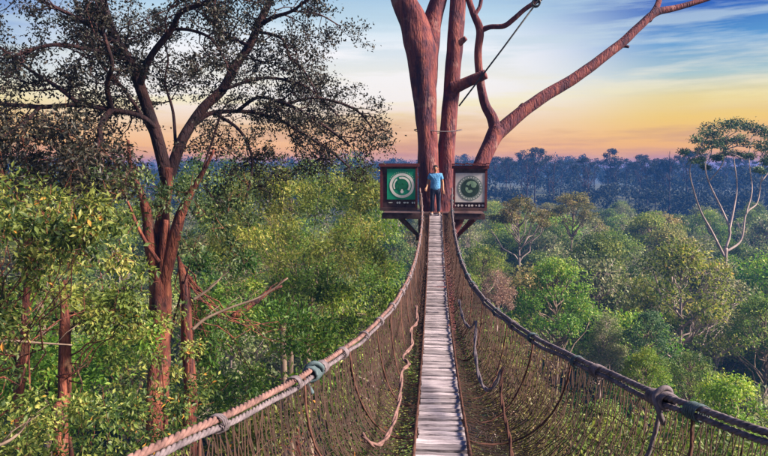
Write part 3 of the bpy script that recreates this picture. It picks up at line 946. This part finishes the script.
region_tree('leafy_tree', 'small light green sprays of leaves in front of the big red trunk', 114, [(120, 200, 300, 420), (130, 215, 380, 440)], [9, 12], (11.0, 12.6), 0.26, 70, 0.10, 0.045, 'leaf_yellow', tr_w=0.04, stems=False)
region_tree('leafy_tree', 'brownish feathery tree behind the broken reddish branch', 115, [(300, 400, 225, 300), (225, 300, 230, 300)], [26, 22], (26, 34), 0.85, 300, 0.16, 0.055, 'leaf_bright', 'bark_grey', tr_w=0.14)
region_tree('leafy_tree', 'mid green treetop reaching the skyline between spreading tree and green sign', 116, [(180, 375, 166, 205), (200, 385, 195, 235)], [40, 34], (31, 38), 0.9, 260, 0.19, 0.08, 'leaf_mid', 'bark_grey', tr_w=0.16)
region_tree('leafy_tree', 'dusky treetop seen through gaps left of the red trunk', 117, [(-60, 150, 172, 230)], [44], (20, 26), 0.75, 220, 0.17, 0.075, 'leaf_mid', 'bark_grey', tr_w=0.16)
# bare branches poking out of the left foliage
for lb, pts, d, w in [('bare pale branch angled right above the left hand rope, mid left', [(192, 330), (205, 319), (230, 308), (262, 296), (288, 278)], 13.6, 3.4),
                      ('broken reddish branch stub left of the rope bridge', [(232, 318), (254, 303), (268, 292), (282, 286)], 15.5, 8),
                      ('thin bare branch lying level at the left edge', [(-30, 341), (10, 341), (40, 343), (72, 345)], 9.0, 4.0),
                      ('pale curved branch at the lower left edge', [(-30, 452), (0, 445), (18, 434), (30, 418)], 8.2, 5.0),
                      ('small forked bare twig beside the thin red stem', [(193, 300), (205, 292), (216, 283), (224, 274)], 13.6, 3.0)]:
    p = [P(x_, y_, d + i * 0.12) for i, (x_, y_) in enumerate(pts)]
    b0 = p[0]
    a, r = smooth_path([(q - b0) for q in p], np.linspace(w, w * 0.35, len(p)) * d / F / 2, 6)
    m_ = MB().tube(a, r, 7, 0.1, w)
    for j in (6, 11, 15):
        if j < len(a) - 1:
            m_.tube([a[j], a[j] + np.array([0.12, 0.1, 0.16]), a[j] + np.array([0.3, 0.12, 0.28])], [r[j] * .6, r[j] * .4, 0.004], 5)
    o = m_.build('bare_branch', M['bark_rust' if 'reddish' in lb else 'bark_grey'], None, True)
    o.location = b0
    tag(o, lb, 'branch')

# ------------------------------------------------------------------ the big tree that carries the far platform
D = 21.9
rb = P(436, 215, D)
mt = thing('platform_tree', 'huge red-barked tree with forked trunks holding the platform at the bridge end', 'tree', (rb.x, rb.y, ground_z(rb.x, rb.y) - 0.3))


def mpath(pts, ws, dz=(0, 0), k=8):
    dd = D + np.linspace(dz[0], dz[1], len(pts))
    return smooth_path(rel(mt, [P(a, b, e) for (a, b), e in zip(pts, dd)]), np.array(ws) * 0.98 * D / F / 2, k)


base = [Vector((rb.x, rb.y, mt.location.z)), Vector((rb.x, rb.y, mt.location.z + 3)), P(437, 700, D), P(437, 420, D), P(437, 290, D), P(437, 235, D), P(437, 212, D)]
a, r = smooth_path(rel(mt, base), np.array([78, 50, 42, 38, 36, 36, 34]) * D / F / 2, 8)
MB().tube(a, r, 20, 0.07, 1).build('trunk', M['bark_red'], mt, True)
for pts, ws, dz, nm in [
    ([(434, 232), (430, 200), (428.5, 165), (427, 130), (424, 85), (420, 50), (413, 22), (404, 0), (394, -30)], [26, 23, 22, 21, 25, 30, 27, 24, 20], (0, -.3), 'limb'),
    ([(426, 110), (427, 80), (428, 50), (432, 24), (438, 0), (446, -30)], [16, 20, 22, 19, 17, 15], (0.1, .5), 'limb'),
    ([(440, 235), (443, 200), (445.5, 165), (448, 130), (452, 85), (455, 40), (458, 0), (461, -30)], [22, 20, 18, 17, 17, 17, 16, 14], (0.05, .4), 'limb'),
    ([(452, 88), (463, 84), (474, 79), (486, 74)], [15, 12, 11, 10], (.1, -.4), 'branch_stub'),
    ([(456, 46), (461, 42), (466, 38)], [9, 7, 5], (.2, .0), 'branch_stub'),
    ([(438, 252), (452, 224), (468, 192), (481, 165), (490, 145), (498, 130)], [20, 19, 18, 17, 17, 19], (.2, 1.0), 'limb'),
    ([(497, 136), (492, 118), (485, 104), (480, 80), (478, 52), (480, 30), (473, 12), (467, -6), (462, -30)], [14, 11, 9.5, 8.5, 8, 8.5, 7, 6.5, 5], (1, .2), 'limb'),
    ([(480, 31), (490, 27), (504, 26), (514, 19), (524, 10), (537, 1), (556, -12)], [6, 5, 5, 5, 4.5, 4.5, 3.5], (.5, -.4), 'limb'),
    ([(474, 16), (480, 6), (482, -8), (484, -26)], [4, 4, 3.5, 3], (.3, .6), 'limb'),
    ([(497, 134), (516, 117), (540, 99), (562, 86), (582, 73), (602, 58), (622, 43), (640, 26), (655, 13), (676, 8), (706, -1), (740, -14)], [16, 14, 12.5, 12, 11.5, 11, 10.5, 9.5, 8.5, 6.5, 5.5, 4], (1, 2.6), 'limb'),
    ([(648, 20), (656, 8), (660, -4), (664, -26)], [8, 7, 6, 5], (2.3, 3), 'limb'),
    ([(521, 114), (521, 108), (524, 104)], [7, 7, 5], (1.3, 1.2), 'branch_stub'),
    ([(620, 46), (624, 46), (629, 47)], [5, 4, 3], (2, 1.8), 'branch_stub'),
    ([(404, 2), (385, -30), (372, -60)], [14, 12, 8], (-.2, -1), 'limb'),
]:
    a, r = mpath(pts, ws, dz)
    MB().tube(a, r, 24, 0.085, len(pts) + ws[0]).build(nm, M['bark_red'], mt, True)
rng = np.random.default_rng(31)
cw = MB()
for x_, y_, d in [(372, -75, 21), (404, -70, 22), (446, -66, 22.4), (462, -62, 22.5), (484, -48, 22.5), (560, -30, 21.5), (664, -46, 25), (745, -34, 24.6), (500, -80, 21), (600, -70, 24), (700, -70, 25)]:
    cc = np.array(rel(mt, [P(x_, y_, d)])[0])
    for k in range(4):
        clump_leaves(cw, rng, cc + rng.normal(size=3) * np.array([.6, .6, .25]), 0.55, 60, 0.15, 0.075, 0.3, 0.3, 0.6)
cw.build('crown', M['leaf_dark'], mt)['kind'] = 'stuff'

# steel stay and the wire round the trunks
cb = MB()
a0, b0 = P(459, 106, 21.5), P(549, -14, 20.6)
cb.tube([Vector((0, 0, 0)), (b0 - a0) * .5 + Vector((0, 0, -.03)), b0 - a0], 0.032, 6)
o = cb.build('stay_cable', M['steel'], None, True)
o.location = a0
tag(o, 'black stay cable running up right from the forked trunk', 'cable')
kb = MB()
kc = P(536, 3, 20.75)
for i in range(3):
    th = np.linspace(0, 2 * math.pi, 13)
    kb.tube([(0.13 * math.cos(t_), 0.06 * i - .06, 0.12 * math.sin(t_)) for t_ in th], 0.035, 5, caps=False)
o = kb.build('cable_coil', M['steel'], None, True)
o.location = kc
tag(o, 'small dark coil of cable tied to the thin branch at the top', 'cable')
wr = MB()
wc = P(438, 131, 21.9)
th = np.linspace(0, 2 * math.pi, 33)
wr.tube([(0.86 * math.cos(t_), 0.5 * math.sin(t_), 0.05 * math.sin(t_ * 2 + 1)) for t_ in th], 0.018, 5, caps=False)
o = wr.build('trunk_wire', M['rope_grey'], None, True)
o.location = wc
tag(o, 'thin wire band looped round the forked trunks above the person', 'wire')

# ------------------------------------------------------------------ rope bridge
YE = 20.75
DZ = CAM.z - 1.55


def deck(y):
    t = np.clip(np.asarray(y, float) / YE, -0.1, 1.05)
    return DZ - 4.2 * t * (1 - t)


left_px = [(421, 196), (420, 232), (417, 256), (410, 273), (400, 291), (385, 312), (365, 333), (345, 350), (313, 369), (270, 391), (225, 415), (180, 438), (130, 460)]
right_px = [(452, 196), (455, 232), (459, 255), (466, 272), (478, 290), (495, 307), (520, 328), (545, 344), (575, 358), (610, 374), (640, 386), (662, 393), (700, 408), (735, 422), (768, 434)]
dgrid = np.linspace(1.8, 20.4, 1500)


def rope_curve(pxs, sgn):
    out = []
    for x_, y_ in pxs:
        pts = np.array([tuple(P(x_, y_, d)) for d in dgrid[::6]])
        h = 0.80 + 0.12 * (pts[:, 1] / YE) ** 2
        e = np.abs(pts[:, 2] - (deck(pts[:, 1]) + h))
        out.append(pts[np.argmin(e)])
    out = np.array(sorted(out, key=lambda q: q[1]))
    sm = np.polyfit(out[:, 1], out[:, 0], 4)
    sz_ = np.polyfit(out[:, 1], out[:, 2] - deck(out[:, 1]), 2)
    y0 = out[0, 1]

    def f(y):
        y = np.asarray(y, float)
        yy = np.clip(y, y0 - 0.3, 20.2)
        x = np.polyval(sm, yy)
        sl = (np.polyval(sm, y0) - np.polyval(sm, y0 + 0.4)) / 0.4
        x = x + np.where(y < y0 - 0.3, (y0 - 0.3 - y) * sl * 0.6, 0)
        return np.stack([x, y, deck(y) + np.polyval(sz_, yy)], -1)
    return f


RL, RR = rope_curve(left_px, -1), rope_curve(right_px, 1)
HW = 0.21
br = thing('rope_bridge', 'long sagging rope bridge with pale plank deck and brown net sides', 'bridge', (0, YE, DZ))
BO = np.array([0, YE, DZ])
rng = np.random.default_rng(3)
plank_meshes = []
for i in range(6):
    m_ = MB()
    ln, wd, th_ = 2 * HW * rng.uniform(0.96, 1.05), 0.09 * rng.uniform(0.84, 1.08), 0.03
    nx = 4
    xs = np.linspace(-ln / 2, ln / 2, nx + 1)
    v = []
    for x_ in xs:
        e0, e1 = rng.normal(0, 0.004, 2)
        zt = rng.normal(0, 0.002)
        v += [(x_, -wd / 2 + e0, -th_ / 2), (x_, wd / 2 + e1, -th_ / 2), (x_, wd / 2 + e1 - .006, th_ / 2 + zt), (x_, -wd / 2 + e0 + .006, th_ / 2 + zt)]
    q = [[0, 1, 2, 3], [nx * 4 + 3, nx * 4 + 2, nx * 4 + 1, nx * 4]]
    for k in range(nx):
        for j in range(4):
            q.append([k * 4 + j, k * 4 + 4 + j, k * 4 + 4 + (j + 1) % 4, k * 4 + (j + 1) % 4])
    m_.add(v, q)
    plank_meshes.append(m_.mesh('plank', M['plank']))
y = 0.7
while y < YE - 0.1:
    o = obj('plank', plank_meshes[rng.integers(6)], br)
    sl = math.atan2(float(deck(y + .05) - deck(y - .05)), 0.1)
    o.location = (rng.normal(0, 0.011), y - YE, float(deck(y)) - DZ + rng.normal(0, 0.007))
    o.rotation_euler = (sl + rng.normal(0, 0.02), rng.normal(0, 0.014), rng.normal(0, 0.022) + (math.pi if rng.random() < .5 else 0))
    y += 0.128 + rng.normal(0, 0.009)


def strand_rope(f, y0, y1, rad, pitch, step=0.014, n=3, offs=(0, 0, 0), wob=0.0):
    """a laid rope of n strands along the curve f(y)"""
    ys = np.arange(y0, y1, step)
    c_ = f(ys) + np.array(offs)
    c_[:, 2] += wob * np.sin(ys * 3.1) + wob * 0.6 * np.sin(ys * 7.7 + 1)
    ang = ys * 2 * math.pi / pitch
    m_ = MB()
    for k in range(n):
        a_ = ang + k * 2 * math.pi / n
        tg = np.gradient(c_, axis=0)
        tg /= np.linalg.norm(tg, axis=1)[:, None]
        s_ = np.cross(tg, [0, 0, 1.0])
        s_ /= np.linalg.norm(s_, axis=1)[:, None]
        u_ = np.cross(s_, tg)
        p_ = c_ + rad * 0.5 * (np.cos(a_)[:, None] * s_ + np.sin(a_)[:, None] * u_)
        m_.tube(p_ - BO, rad * 0.56, 6)
    return m_


def coil(f, y0, n, rad, cr_, pitch):
    th = np.linspace(0, 2 * math.pi * n, 10 * n + 1)
    ys = y0 + np.arange(len(th)) / 10 * pitch
    c_ = f(ys)
    c_[:, 0] += rad * np.cos(th)
    c_[:, 2] += rad * np.sin(th)
    return MB().tube(c_ - BO, cr_, 5)


for f, mtop, mlow, nm in ((RL, 'rope_pale', 'rope_grey', 'l'), (RR, 'rope_grey', 'rope_grey', 'r')):
    w = 0.004
    hr = strand_rope(f, 0.9, 20.55, 0.0205, 0.125, wob=w).build('hand_rope', M[mtop], br, True)
    hr2 = strand_rope(f, 0.9, 20.55, 0.018, 0.11, offs=(0.012 if nm == 'l' else -0.012, 0, -0.043), wob=0.009).build('under_rope', M[mlow], br, True)
    y = 1.7 + (0.3 if nm == 'l' else 0)
    while y < 20:
        n = int(rng.integers(3, 7))
        g = lambda yy, f=f: f(yy) + np.array([0, 0, -0.024])
        coil(g, y, n, 0.048, 0.006, 0.016).build('lashing', M['rope_grey' if nm == 'l' or rng.random() < .6 else 'rope_teal'], hr, True)
        y += rng.uniform(0.3, 1.1)

# the fat knots
for f, px_y, mm in ((RL, None, 'rope_teal'), (RR, None, 'rope_grey')):
    pxs = left_px[8] if f is RL else right_px[11]
    best = min(np.arange(1.5, 9, .02), key=lambda yy: (lambda q: abs(q - pxs[0]))(
        (lambda v: 384 + F * v.x / -v.z)(CM.transposed() @ (Vector(f(yy)) - CAM))))
    g = lambda yy, f=f: f(yy) + np.array([0, 0, -0.03])
    m_ = MB()
    for k in range(3):
        c_ = coil(g, best - 0.07 + 0.05 * k, 3, 0.05 - 0.005 * k, 0.013, 0.02)
        m_.add(np.concatenate(c_.v), np.concatenate(c_.q))
    p0 = f(best) - BO
    a, _ = smooth_path([p0 + np.array([0.02, 0.05, -.07]), p0 + np.array([0.06, 0.02, .0]), p0 + np.array([.01, -.02, .05]), p0 + np.array([-.05, -.03, .0]), p0 + np.array([-.03, -.06, -.09]), p0 + np.array([0.0, -.05, -.16])])
    m_.tube(a, 0.017, 7)
    m_.build('knot', M[mm], br, True)
KNOT_Y = best


def edge(y, s):
    y = np.asarray(y, float)
    return np.stack([np.full_like(y, s * (HW + 0.01)), y, deck(y) - 0.02], -1)


def netp(f, s, y, v):
    y = np.asarray(y, float)
    v = np.asarray(v, float)[:, None]
    h, e = f(y) + np.array([0, 0, -0.06]), edge(y, s)
    w = np.abs(h[:, :1] - e[:, :1])
    c_ = np.concatenate([e[:, :1] + (h[:, :1] - e[:, :1]) * 0.93, y[:, None], e[:, 2:] - 0.10 - 0.22 * w], 1)
    return h * (1 - v) ** 2 + 2 * c_ * v * (1 - v) + e * v * v


for f, s in ((RL, -1), (RR, 1)):
    for k in range(2):
        fe = lambda yy, s=s, k=k: edge(yy, s) + np.array([0, 0, -0.02 + 0.09 * k])
        strand_rope(fe, 0.7, YE, 0.016, 0.1, 0.03).build('deck_rope', M['rope_brown'], br, True)
    m_ = MB()
    v = np.linspace(0, 1, 13)
    for fam in (1, -1):
        y0 = 0.9
        while y0 < 20.4:
            ys = y0 + fam * v * 0.3 + rng.normal(0, 0.007, 13)
            ys = np.clip(ys, 0.8, 20.6)
            p_ = netp(f, s, ys, v)
            p_ += rng.normal(size=p_.shape) * 0.009
            m_.tube(p_ - BO, np.clip(0.0026 + 0.00022 * ys, 0.003, 0.0045), 3, caps=False)
            y0 += 0.05 if y0 > 7 else 0.043
    for vv in np.linspace(0.12, 0.85, 7):
        ys = np.arange(0.9, 20.5, 0.09)
        m_.tube(netp(f, s, ys, np.full(len(ys), vv) + 0.012 * np.sin(ys * 9)) - BO + rng.normal(size=(len(ys), 3)) * 0.004, 0.003, 3, caps=False)
    m_.build('net', M['net'], br)['kind'] = 'stuff'
    # thicker hangers from hand rope to deck
    y = 1.6 if s < 0 else 1.9
    while y < 20.2:
        vv = np.linspace(-0.02, 1, 12)
        ys = y + 0.10 * np.sin(vv * 5 + y) + vv * rng.normal(0, 0.1)
        p_ = netp(f, s, ys, vv) + np.array([-s * 0.012, 0, 0])
        MB().tube(p_ - BO, 0.009 + 0.002 * np.sin(vv * 40), 5).build('hanger_rope', M['rope_brown'], br, True)
        y += rng.uniform(0.8, 1.6)
vv = np.linspace(0, 1, 14)
MB().tube(netp(RR, 1, KNOT_Y + vv * 0.12, vv) - BO, 0.015, 6, 0.15, 2).build('hanger_rope', M['rope_grey'], br, True)


# slack ropes hanging on the inside of the net
def slack(pts, ds, rad, mat_):
    p = [P(a, b, d * 0.92) for (a, b), d in zip(pts, ds)]
    a, _ = smooth_path(p, None, 8)
    m_ = MB()
    ang = np.arange(len(a)) * 0.55
    for k in range(2):
        o_ = np.stack([np.cos(ang + k * math.pi), 0.3 * np.sin(ang), np.sin(ang + k * math.pi)], -1) * rad * 0.55
        m_.tube(a + o_ - BO, rad * 0.7, 5)
    return m_.build('slack_rope', M[mat_], br, True)


slack([(416, 306), (417, 322), (411, 330), (412, 345), (403, 357), (409, 364), (402, 372), (400, 396), (393, 424), (381, 444), (368, 442), (362, 434)], [9, 8.3, 8, 7.6, 7.1, 6.9, 6.7, 6.2, 5.6, 5.2, 5.0, 5.0], 0.017, 'rope_pale')
slack([(459, 300), (463, 318), (470, 328), (476, 322), (475, 348), (479, 376), (487, 390), (495, 384), (503, 368)], [9.5, 8.8, 8.2, 8, 7.3, 6.5, 6.1, 6.0, 6.0], 0.017, 'rope_grey')
slack([(503, 368), (501, 392), (505, 418), (510, 440), (513, 470)], [6.0, 5.7, 5.4, 5.2, 4.9], 0.014, 'rope_brown')

# ------------------------------------------------------------------ far platform with its two sign boards
PX = lambda px: (px - 436.2) / 29.0       # metres from the bridge axis, in the plane of the sign boards
PZ = lambda py: CAM.z + (168 - py) / 29.0
FY = YE
pf = thing('tree_platform', 'maroon timber platform round the big trunk at the far end of the bridge', 'platform', (0, FY, DZ))


def part(name, mat_, parent, fn, smooth=False):
    m_ = MB()
    fn(m_)
    return m_.build(name, M[mat_], parent, smooth)


for i in range(16):
    yy = 0.12 + i * 0.16
    part('floor_board', 'dark_timber', pf, lambda m_: m_.box((-0.09, yy, -0.03), (3.5, 0.15, 0.04)))
for yy in (0.06, 0.9, 2.5):
    part('joist', 'dark_timber', pf, lambda m_: m_.box((-0.09, yy, -0.13), (3.55, 0.09, 0.16)))
for x_, x2 in ((-1.25, -0.56), (1.35, 0.72)):
    for yy in (0.05, 1.0):
        part('brace', 'maroon' if x_ > 0 else 'dark_timber', pf, lambda m_: m_.bar((x_, yy, -0.2), (x2, 0.95, -0.95), 0.08, 0.1))
part('collar_beam', 'dark_timber', pf, lambda m_: m_.box((0.05, 0.85, -0.98), (1.5, 0.12, 0.14)))
for x_ in (-1.86, 1.68):
    for yy in (1.3, 2.5):
        part('post', 'maroon', pf, lambda m_: m_.box((x_, yy, 0.62), (0.09, 0.09, 1.3)))
    for zz_ in (0.5, 1.2):
        part('rail', 'maroon', pf, lambda m_: m_.box((x_, 1.33, zz_), (0.05, 2.45, 0.09)))
part('rail', 'maroon', pf, lambda m_: m_.box((-0.09, 2.55, 1.2), (3.6, 0.05, 0.09)))


def disc(m_, cx, cz, r0, r1, y_, a0=0, a1=2 * math.pi, n=40):
    th = np.linspace(a0, a1, n + 1)
    v = []
    for t_ in th:
        v += [(cx + r0 * math.cos(t_), y_, cz + r0 * math.sin(t_)), (cx + r1 * math.cos(t_), y_, cz + r1 * math.sin(t_))]
    q = [[2 * i, 2 * i + 2, 2 * i + 3, 2 * i + 1] for i in range(n)]
    v2 = [(a_, y_ + 0.006, c_) for a_, b_, c_ in v]
    m_.add(v, q)
    m_.add(v2, q)
    k = 2 * (n + 1)
    m_.add(v + v2, [[2 * i + 1, 2 * i + 3, k + 2 * i + 3, k + 2 * i + 1] for i in range(n)])


def glyph(m_, x, z, w, h, k):
    """one blurred blob of the strip under a sign, as illegible as in the photograph"""
    h2 = h * (0.7 + 0.15 * (k * 5 % 3))
    n = 8
    th = np.arange(n) * 2 * math.pi / n + 0.39
    q = [(x + w * 0.55 * math.cos(t_), z + h2 * 0.55 * math.sin(t_)) for t_ in th]
    v = [(a_, 0.012, c_) for a_, c_ in q] + [(a_, 0.026, c_) for a_, c_ in q]
    m_.add(v, [[i_, (i_ + 1) % n, n + (i_ + 1) % n, n + i_] for i_ in range(n)], [[0, i_ + 1, i_] for i_ in range(1, n - 1)])


def sign(label, x0, x1, zt, zb, sx0, sx1, sz0, sz1, panel_mat, right):
    t = thing('sign_board', label, 'sign', ((x0 + x1) / 2, FY, zb), 'framed sign boards at the platform entrance')
    cx = (x0 + x1) / 2
    L_ = lambda px: PX(px) - cx
    Zz = lambda py: PZ(py) - zb
    h = zt - zb
    w_ = x1 - x0
    for x_ in (-w_ / 2 + .04, w_ / 2 - .04):
        part('post', 'maroon', t, lambda m_: m_.box((x_, 0.02, h / 2 - .02), (0.075, 0.09, h - .04)))
    part('top_beam', 'maroon', t, lambda m_: m_.box((0, 0.0, h - 0.06), (w_ + 0.10, 0.15, 0.11)))
    part('bottom_beam', 'dark_timber', t, lambda m_: m_.box((0, 0.0, 0.05), (w_ - .0, 0.12, 0.10)))
    part('backing', 'dark_timber', t, lambda m_: m_.box((0, 0.045, h / 2), (w_ - 0.12, 0.03, h - 0.16)))
    pn = part('panel', panel_mat, t, lambda m_: m_.box(((L_(sx0) + L_(sx1)) / 2, 0.012, (Zz(sz0) + Zz(sz1)) / 2), (L_(sx1) - L_(sx0), 0.03, Zz(sz0) - Zz(sz1))))
    return pn, L_, Zz


sl_, Lx, Lz = sign('green sign board with white ring emblem left of the person', PX(380.5), PX(418), PZ(163.5), PZ(210.5), 387.5, 416.2, 169, 199.5, 'sign_green', False)
fy = -0.012
ecx, ecz = Lx(402.4), Lz(185.6)
part('emblem_ring', 'white_paint', sl_, lambda m_: (disc(m_, ecx, ecz, 0.335, 0.425, fy), [disc(m_, ecx, ecz, 0.46, 0.475, fy, a_, a_ + 0.07, 2) for a_ in np.arange(0.5, 2.7, 0.16)]))
part('emblem_arc', 'white_paint', sl_, lambda m_: (disc(m_, ecx, ecz, 0.23, 0.30, fy, R(-35), R(110), 24), disc(m_, ecx, ecz, 0.25, 0.30, fy, R(130), R(205), 14)))
part('emblem_tree', 'sign_leaf', sl_, lambda m_: [disc(m_, ecx + a_, ecz + b_, 0, r_, fy - .002 - .001 * i, n=20) for i, (a_, b_, r_) in enumerate([(0, .05, .15), (-.12, -.02, .1), (.11, -.03, .1), (0, -.08, .12), (-.07, .13, .09), (.08, .12, .08)])])
part('emblem_drop', 'white_paint', sl_, lambda m_: (disc(m_, ecx, ecz - 0.21, 0, 0.055, fy - .009, n=16), disc(m_, ecx, ecz - .15, 0, .03, fy - .0095, n=12)))
for x_, w_ in ((391, 4.2), (397.8, 1.6), (400, 2.0), (405, 2.6), (408, 2.2), (413, 1.8), (415, 1.2)):
    part('lettering', 'white_paint', sl_, lambda m_: glyph(m_, Lx(x_), Lz(202.7), w_ / 29.0, 0.075 if w_ < 3 else 0.03, int(x_)))
sr_, Lx, Lz = sign('white sign board with round dark green badge right of the person', PX(453), PX(486.5), PZ(165.5), PZ(210.5), 455, 484.2, 173.2, 202, 'sign_white', True)
ecx, ecz = Lx(469.7), Lz(188)
part('emblem_ring', 'badge_grey', sr_, lambda m_: disc(m_, ecx, ecz, 0.31, 0.425, fy))
part('emblem_disc', 'badge_dark', sr_, lambda m_: disc(m_, ecx, ecz, 0, 0.31, fy - .002))
part('emblem_swirl', 'badge_teal', sr_, lambda m_: (disc(m_, ecx + .05, ecz + .05, 0.10, 0.2, fy - .005, R(20), R(160), 16), disc(m_, ecx - .02, ecz - .02, 0.05, 0.14, fy - .006, R(150), R(330), 16), disc(m_, ecx + .12, ecz + .1, 0, .09, fy - .007, n=14)))
part('emblem_rim', 'white_paint', sr_, lambda m_: [disc(m_, ecx, ecz, 0.355, 0.385, fy - .004, a_, a_ + .1, 2) for a_ in np.arange(0, 6.2, 0.24)])
for i, x_ in enumerate((455.5, 458.5, 462, 466, 469, 472, 476, 479, 482.5)):
    part('lettering', 'sign_white', sr_, lambda m_: glyph(m_, Lx(x_), Lz(205.2), (1.4 + (i * 7 % 3) * .5) / 29.0, 0.08, i))
for i in range(11):
    part('roof_shingle', 'maroon', sr_.parent, lambda m_: m_.box((-.58 + i * .116, -0.02 + 0.02 * (i % 2), PZ(165.5) - PZ(210.5) + 0.03 + 0.012 * (i * 5 % 3)), (0.10, 0.25, 0.05)))

# ------------------------------------------------------------------ person on the deck end
pe = thing('person', 'person in light blue shirt and dark trousers standing between the signs', 'person', (-0.02, FY - 0.25, float(deck(FY - 0.25)) + 0.015))


def skin(name, mat_, parent, verts, edges, radii, sub=2, root=0):
    me = bpy.data.meshes.new(name)
    me.from_pydata(verts, edges, [])
    me.update()
    o = obj(name, me, parent)
    md = o.modifiers.new('skin', 'SKIN')
    md.use_smooth_shade = True
    for i, r_ in enumerate(radii):
        sv_ = me.skin_vertices[0].data[i]
        sv_.radius = r_ if isinstance(r_, tuple) else (r_, r_)
        sv_.use_root = i == root
    o.modifiers.new('sub', 'SUBSURF').render_levels = sub
    o.modifiers['sub'].levels = sub
    me.materials.append(M[mat_])
    return o


# x to the right in the picture, -y towards the camera, z up
hips, chest, neck = (0, 0.0, 0.90), (0, 0.0, 1.24), (0, 0.0, 1.40)
shL, elL, wrL = (-0.175, 0.0, 1.345), (-0.25, 0.02, 1.09), (-0.30, -0.12, 0.92)
shR, elR, wrR = (0.175, 0.0, 1.345), (0.245, 0.02, 1.08), (0.26, -0.08, 0.84)
V = [hips, (0, 0, 1.06), chest, (0, 0, 1.35), neck, (0, -.005, 1.46), (0, -.015, 1.55), (0, -.01, 1.625),
     shL, elL, wrL, shR, elR, wrR,
     (-0.09, 0, 0.86), (-0.10, -0.01, 0.48), (-0.105, 0.02, 0.09), (-0.12, -0.12, 0.035),
     (0.09, 0, 0.86), (0.105, -0.02, 0.48), (0.115, 0.02, 0.09), (0.135, -0.12, 0.035)]
E = [(0, 1), (1, 2), (2, 3), (3, 4), (4, 5), (5, 6), (6, 7), (3, 8), (8, 9), (9, 10), (3, 11), (11, 12), (12, 13),
     (0, 14), (14, 15), (15, 16), (16, 17), (0, 18), (18, 19), (19, 20), (20, 21)]
Rr = [(.145, .095), (.13, .09), (.145, .10), (.11, .08), .052, .05, (.082, .095), (.062, .07), .058, .042, .028, .058, .042, .028,
      .085, .055, .04, (.042, .03), .085, .055, .04, (.042, .03)]
for sgn, wr_, el_ in ((-1, 10, elL), (1, 13, elR)):
    w0 = Vector(V[wr_])
    dr = (w0 - Vector(el_)).normalized()
    sd = dr.cross(Vector((0, -1, 0))).normalized()
    V.append(tuple(w0 + dr * 0.055))
    pi_ = len(V) - 1
    E.append((wr_, pi_))
    Rr.append((.036, .02))
    for k, (o_, l_) in enumerate(((-.03, .075), (-.01, .085), (.01, .08), (.03, .065))):
        V.append(tuple(w0 + dr * (0.075 + l_ * .5) + sd * o_ + Vector((0, -.004, 0))))
        E.append((pi_, len(V) - 1))
        Rr.append(.009)
        V.append(tuple(w0 + dr * (0.07 + l_) + sd * o_ * 1.1 + Vector((0, .018, -.012))))
        E.append((len(V) - 2, len(V) - 1))
        Rr.append(.0075)
    V.append(tuple(w0 + dr * 0.06 - sd * sgn * 0.05 + Vector((0, -.015, 0))))
    E.append((pi_, len(V) - 1))
    Rr.append(.010)
body = skin('body', 'skin', pe, V, E, Rr)
skin('shirt', 'shirt', pe, [(0, 0, 0.78), (0, 0, 0.96), (0, 0, 1.22), (0, 0, 1.345), (0, 0, 1.405), shL, (-0.235, .01, 1.18), shR, (0.22, .01, 1.17)],
     [(0, 1), (1, 2), (2, 3), (3, 4), (3, 5), (5, 6), (3, 7), (7, 8)], [(.21, .14), (.185, .125), (.185, .128), (.14, .10), (.075, .07), .078, .07, .078, .07])
skin('trousers', 'trouser', pe, [(0, 0, 1.0), (0, 0, 0.86), (-0.095, 0, 0.78), (-0.10, -0.01, 0.46), (-0.107, 0.02, 0.07), (0.095, 0, 0.78), (0.108, -0.02, 0.46), (0.117, 0.02, 0.07)],
     [(0, 1), (1, 2), (2, 3), (3, 4), (1, 5), (5, 6), (6, 7)], [(.16, .11), (.165, .115), .105, .078, .068, .105, .078, .068])
for sg, xx in ((-1, -.118), (1, .13)):
    skin('shoe', 'shoe', pe, [(xx, .05, .045), (xx, -.06, .04), (xx + sg * .01, -.15, .033)], [(0, 1), (1, 2)], [(.05, .045), (.052, .042), (.04, .03)])
skin('hair', 'hair', pe, [(0, .02, 1.56), (0, .015, 1.62), (0, -.02, 1.668)], [(0, 1), (1, 2)], [(.09, .085), (.098, .10), (.075, .06)])
fm = MB()
for sx in (-.033, .033):
    disc(fm, sx, 1.565, 0, .011, -.118, n=10)
disc(fm, 0, 1.505, 0, .018, -.108, R(180), R(360), 8)
fm.build('eyes_and_mouth', M['hair'], body)
part('nose', 'skin', body, lambda m_: m_.tube([(0, -.10, 1.565), (0, -.125, 1.535), (0, -.105, 1.525)], [.008, .014, .01], 6), True)
for sx in (-1, 1):
    part('ear', 'skin', body, lambda m_: m_.tube([(sx * .08, .0, 1.575), (sx * .092, .005, 1.555), (sx * .08, .0, 1.525)], [.01, .016, .009], 6), True)

# ------------------------------------------------------------------ haze over the forest
hz = MB().box((0, 0, 17.25), (3100, 3100, 40.5))
m = bpy.data.materials.new('haze_air')
m.use_nodes = True
t = m.node_tree
t.nodes.clear()
vo = N(t, 'ShaderNodeVolumePrincipled')
vo.inputs['Color'].default_value = (0.05, 0.19, 0.62, 1)
vo.inputs['Density'].default_value = 0.00105
vo.inputs['Anisotropy'].default_value = 0.1
ou = N(t, 'ShaderNodeOutputMaterial')
t.links.new(vo.outputs[0], ou.inputs['Volume'])
h = hz.build('haze', m)
tag(h, 'thin blue evening haze over the forest', 'haze', None, 'stuff')
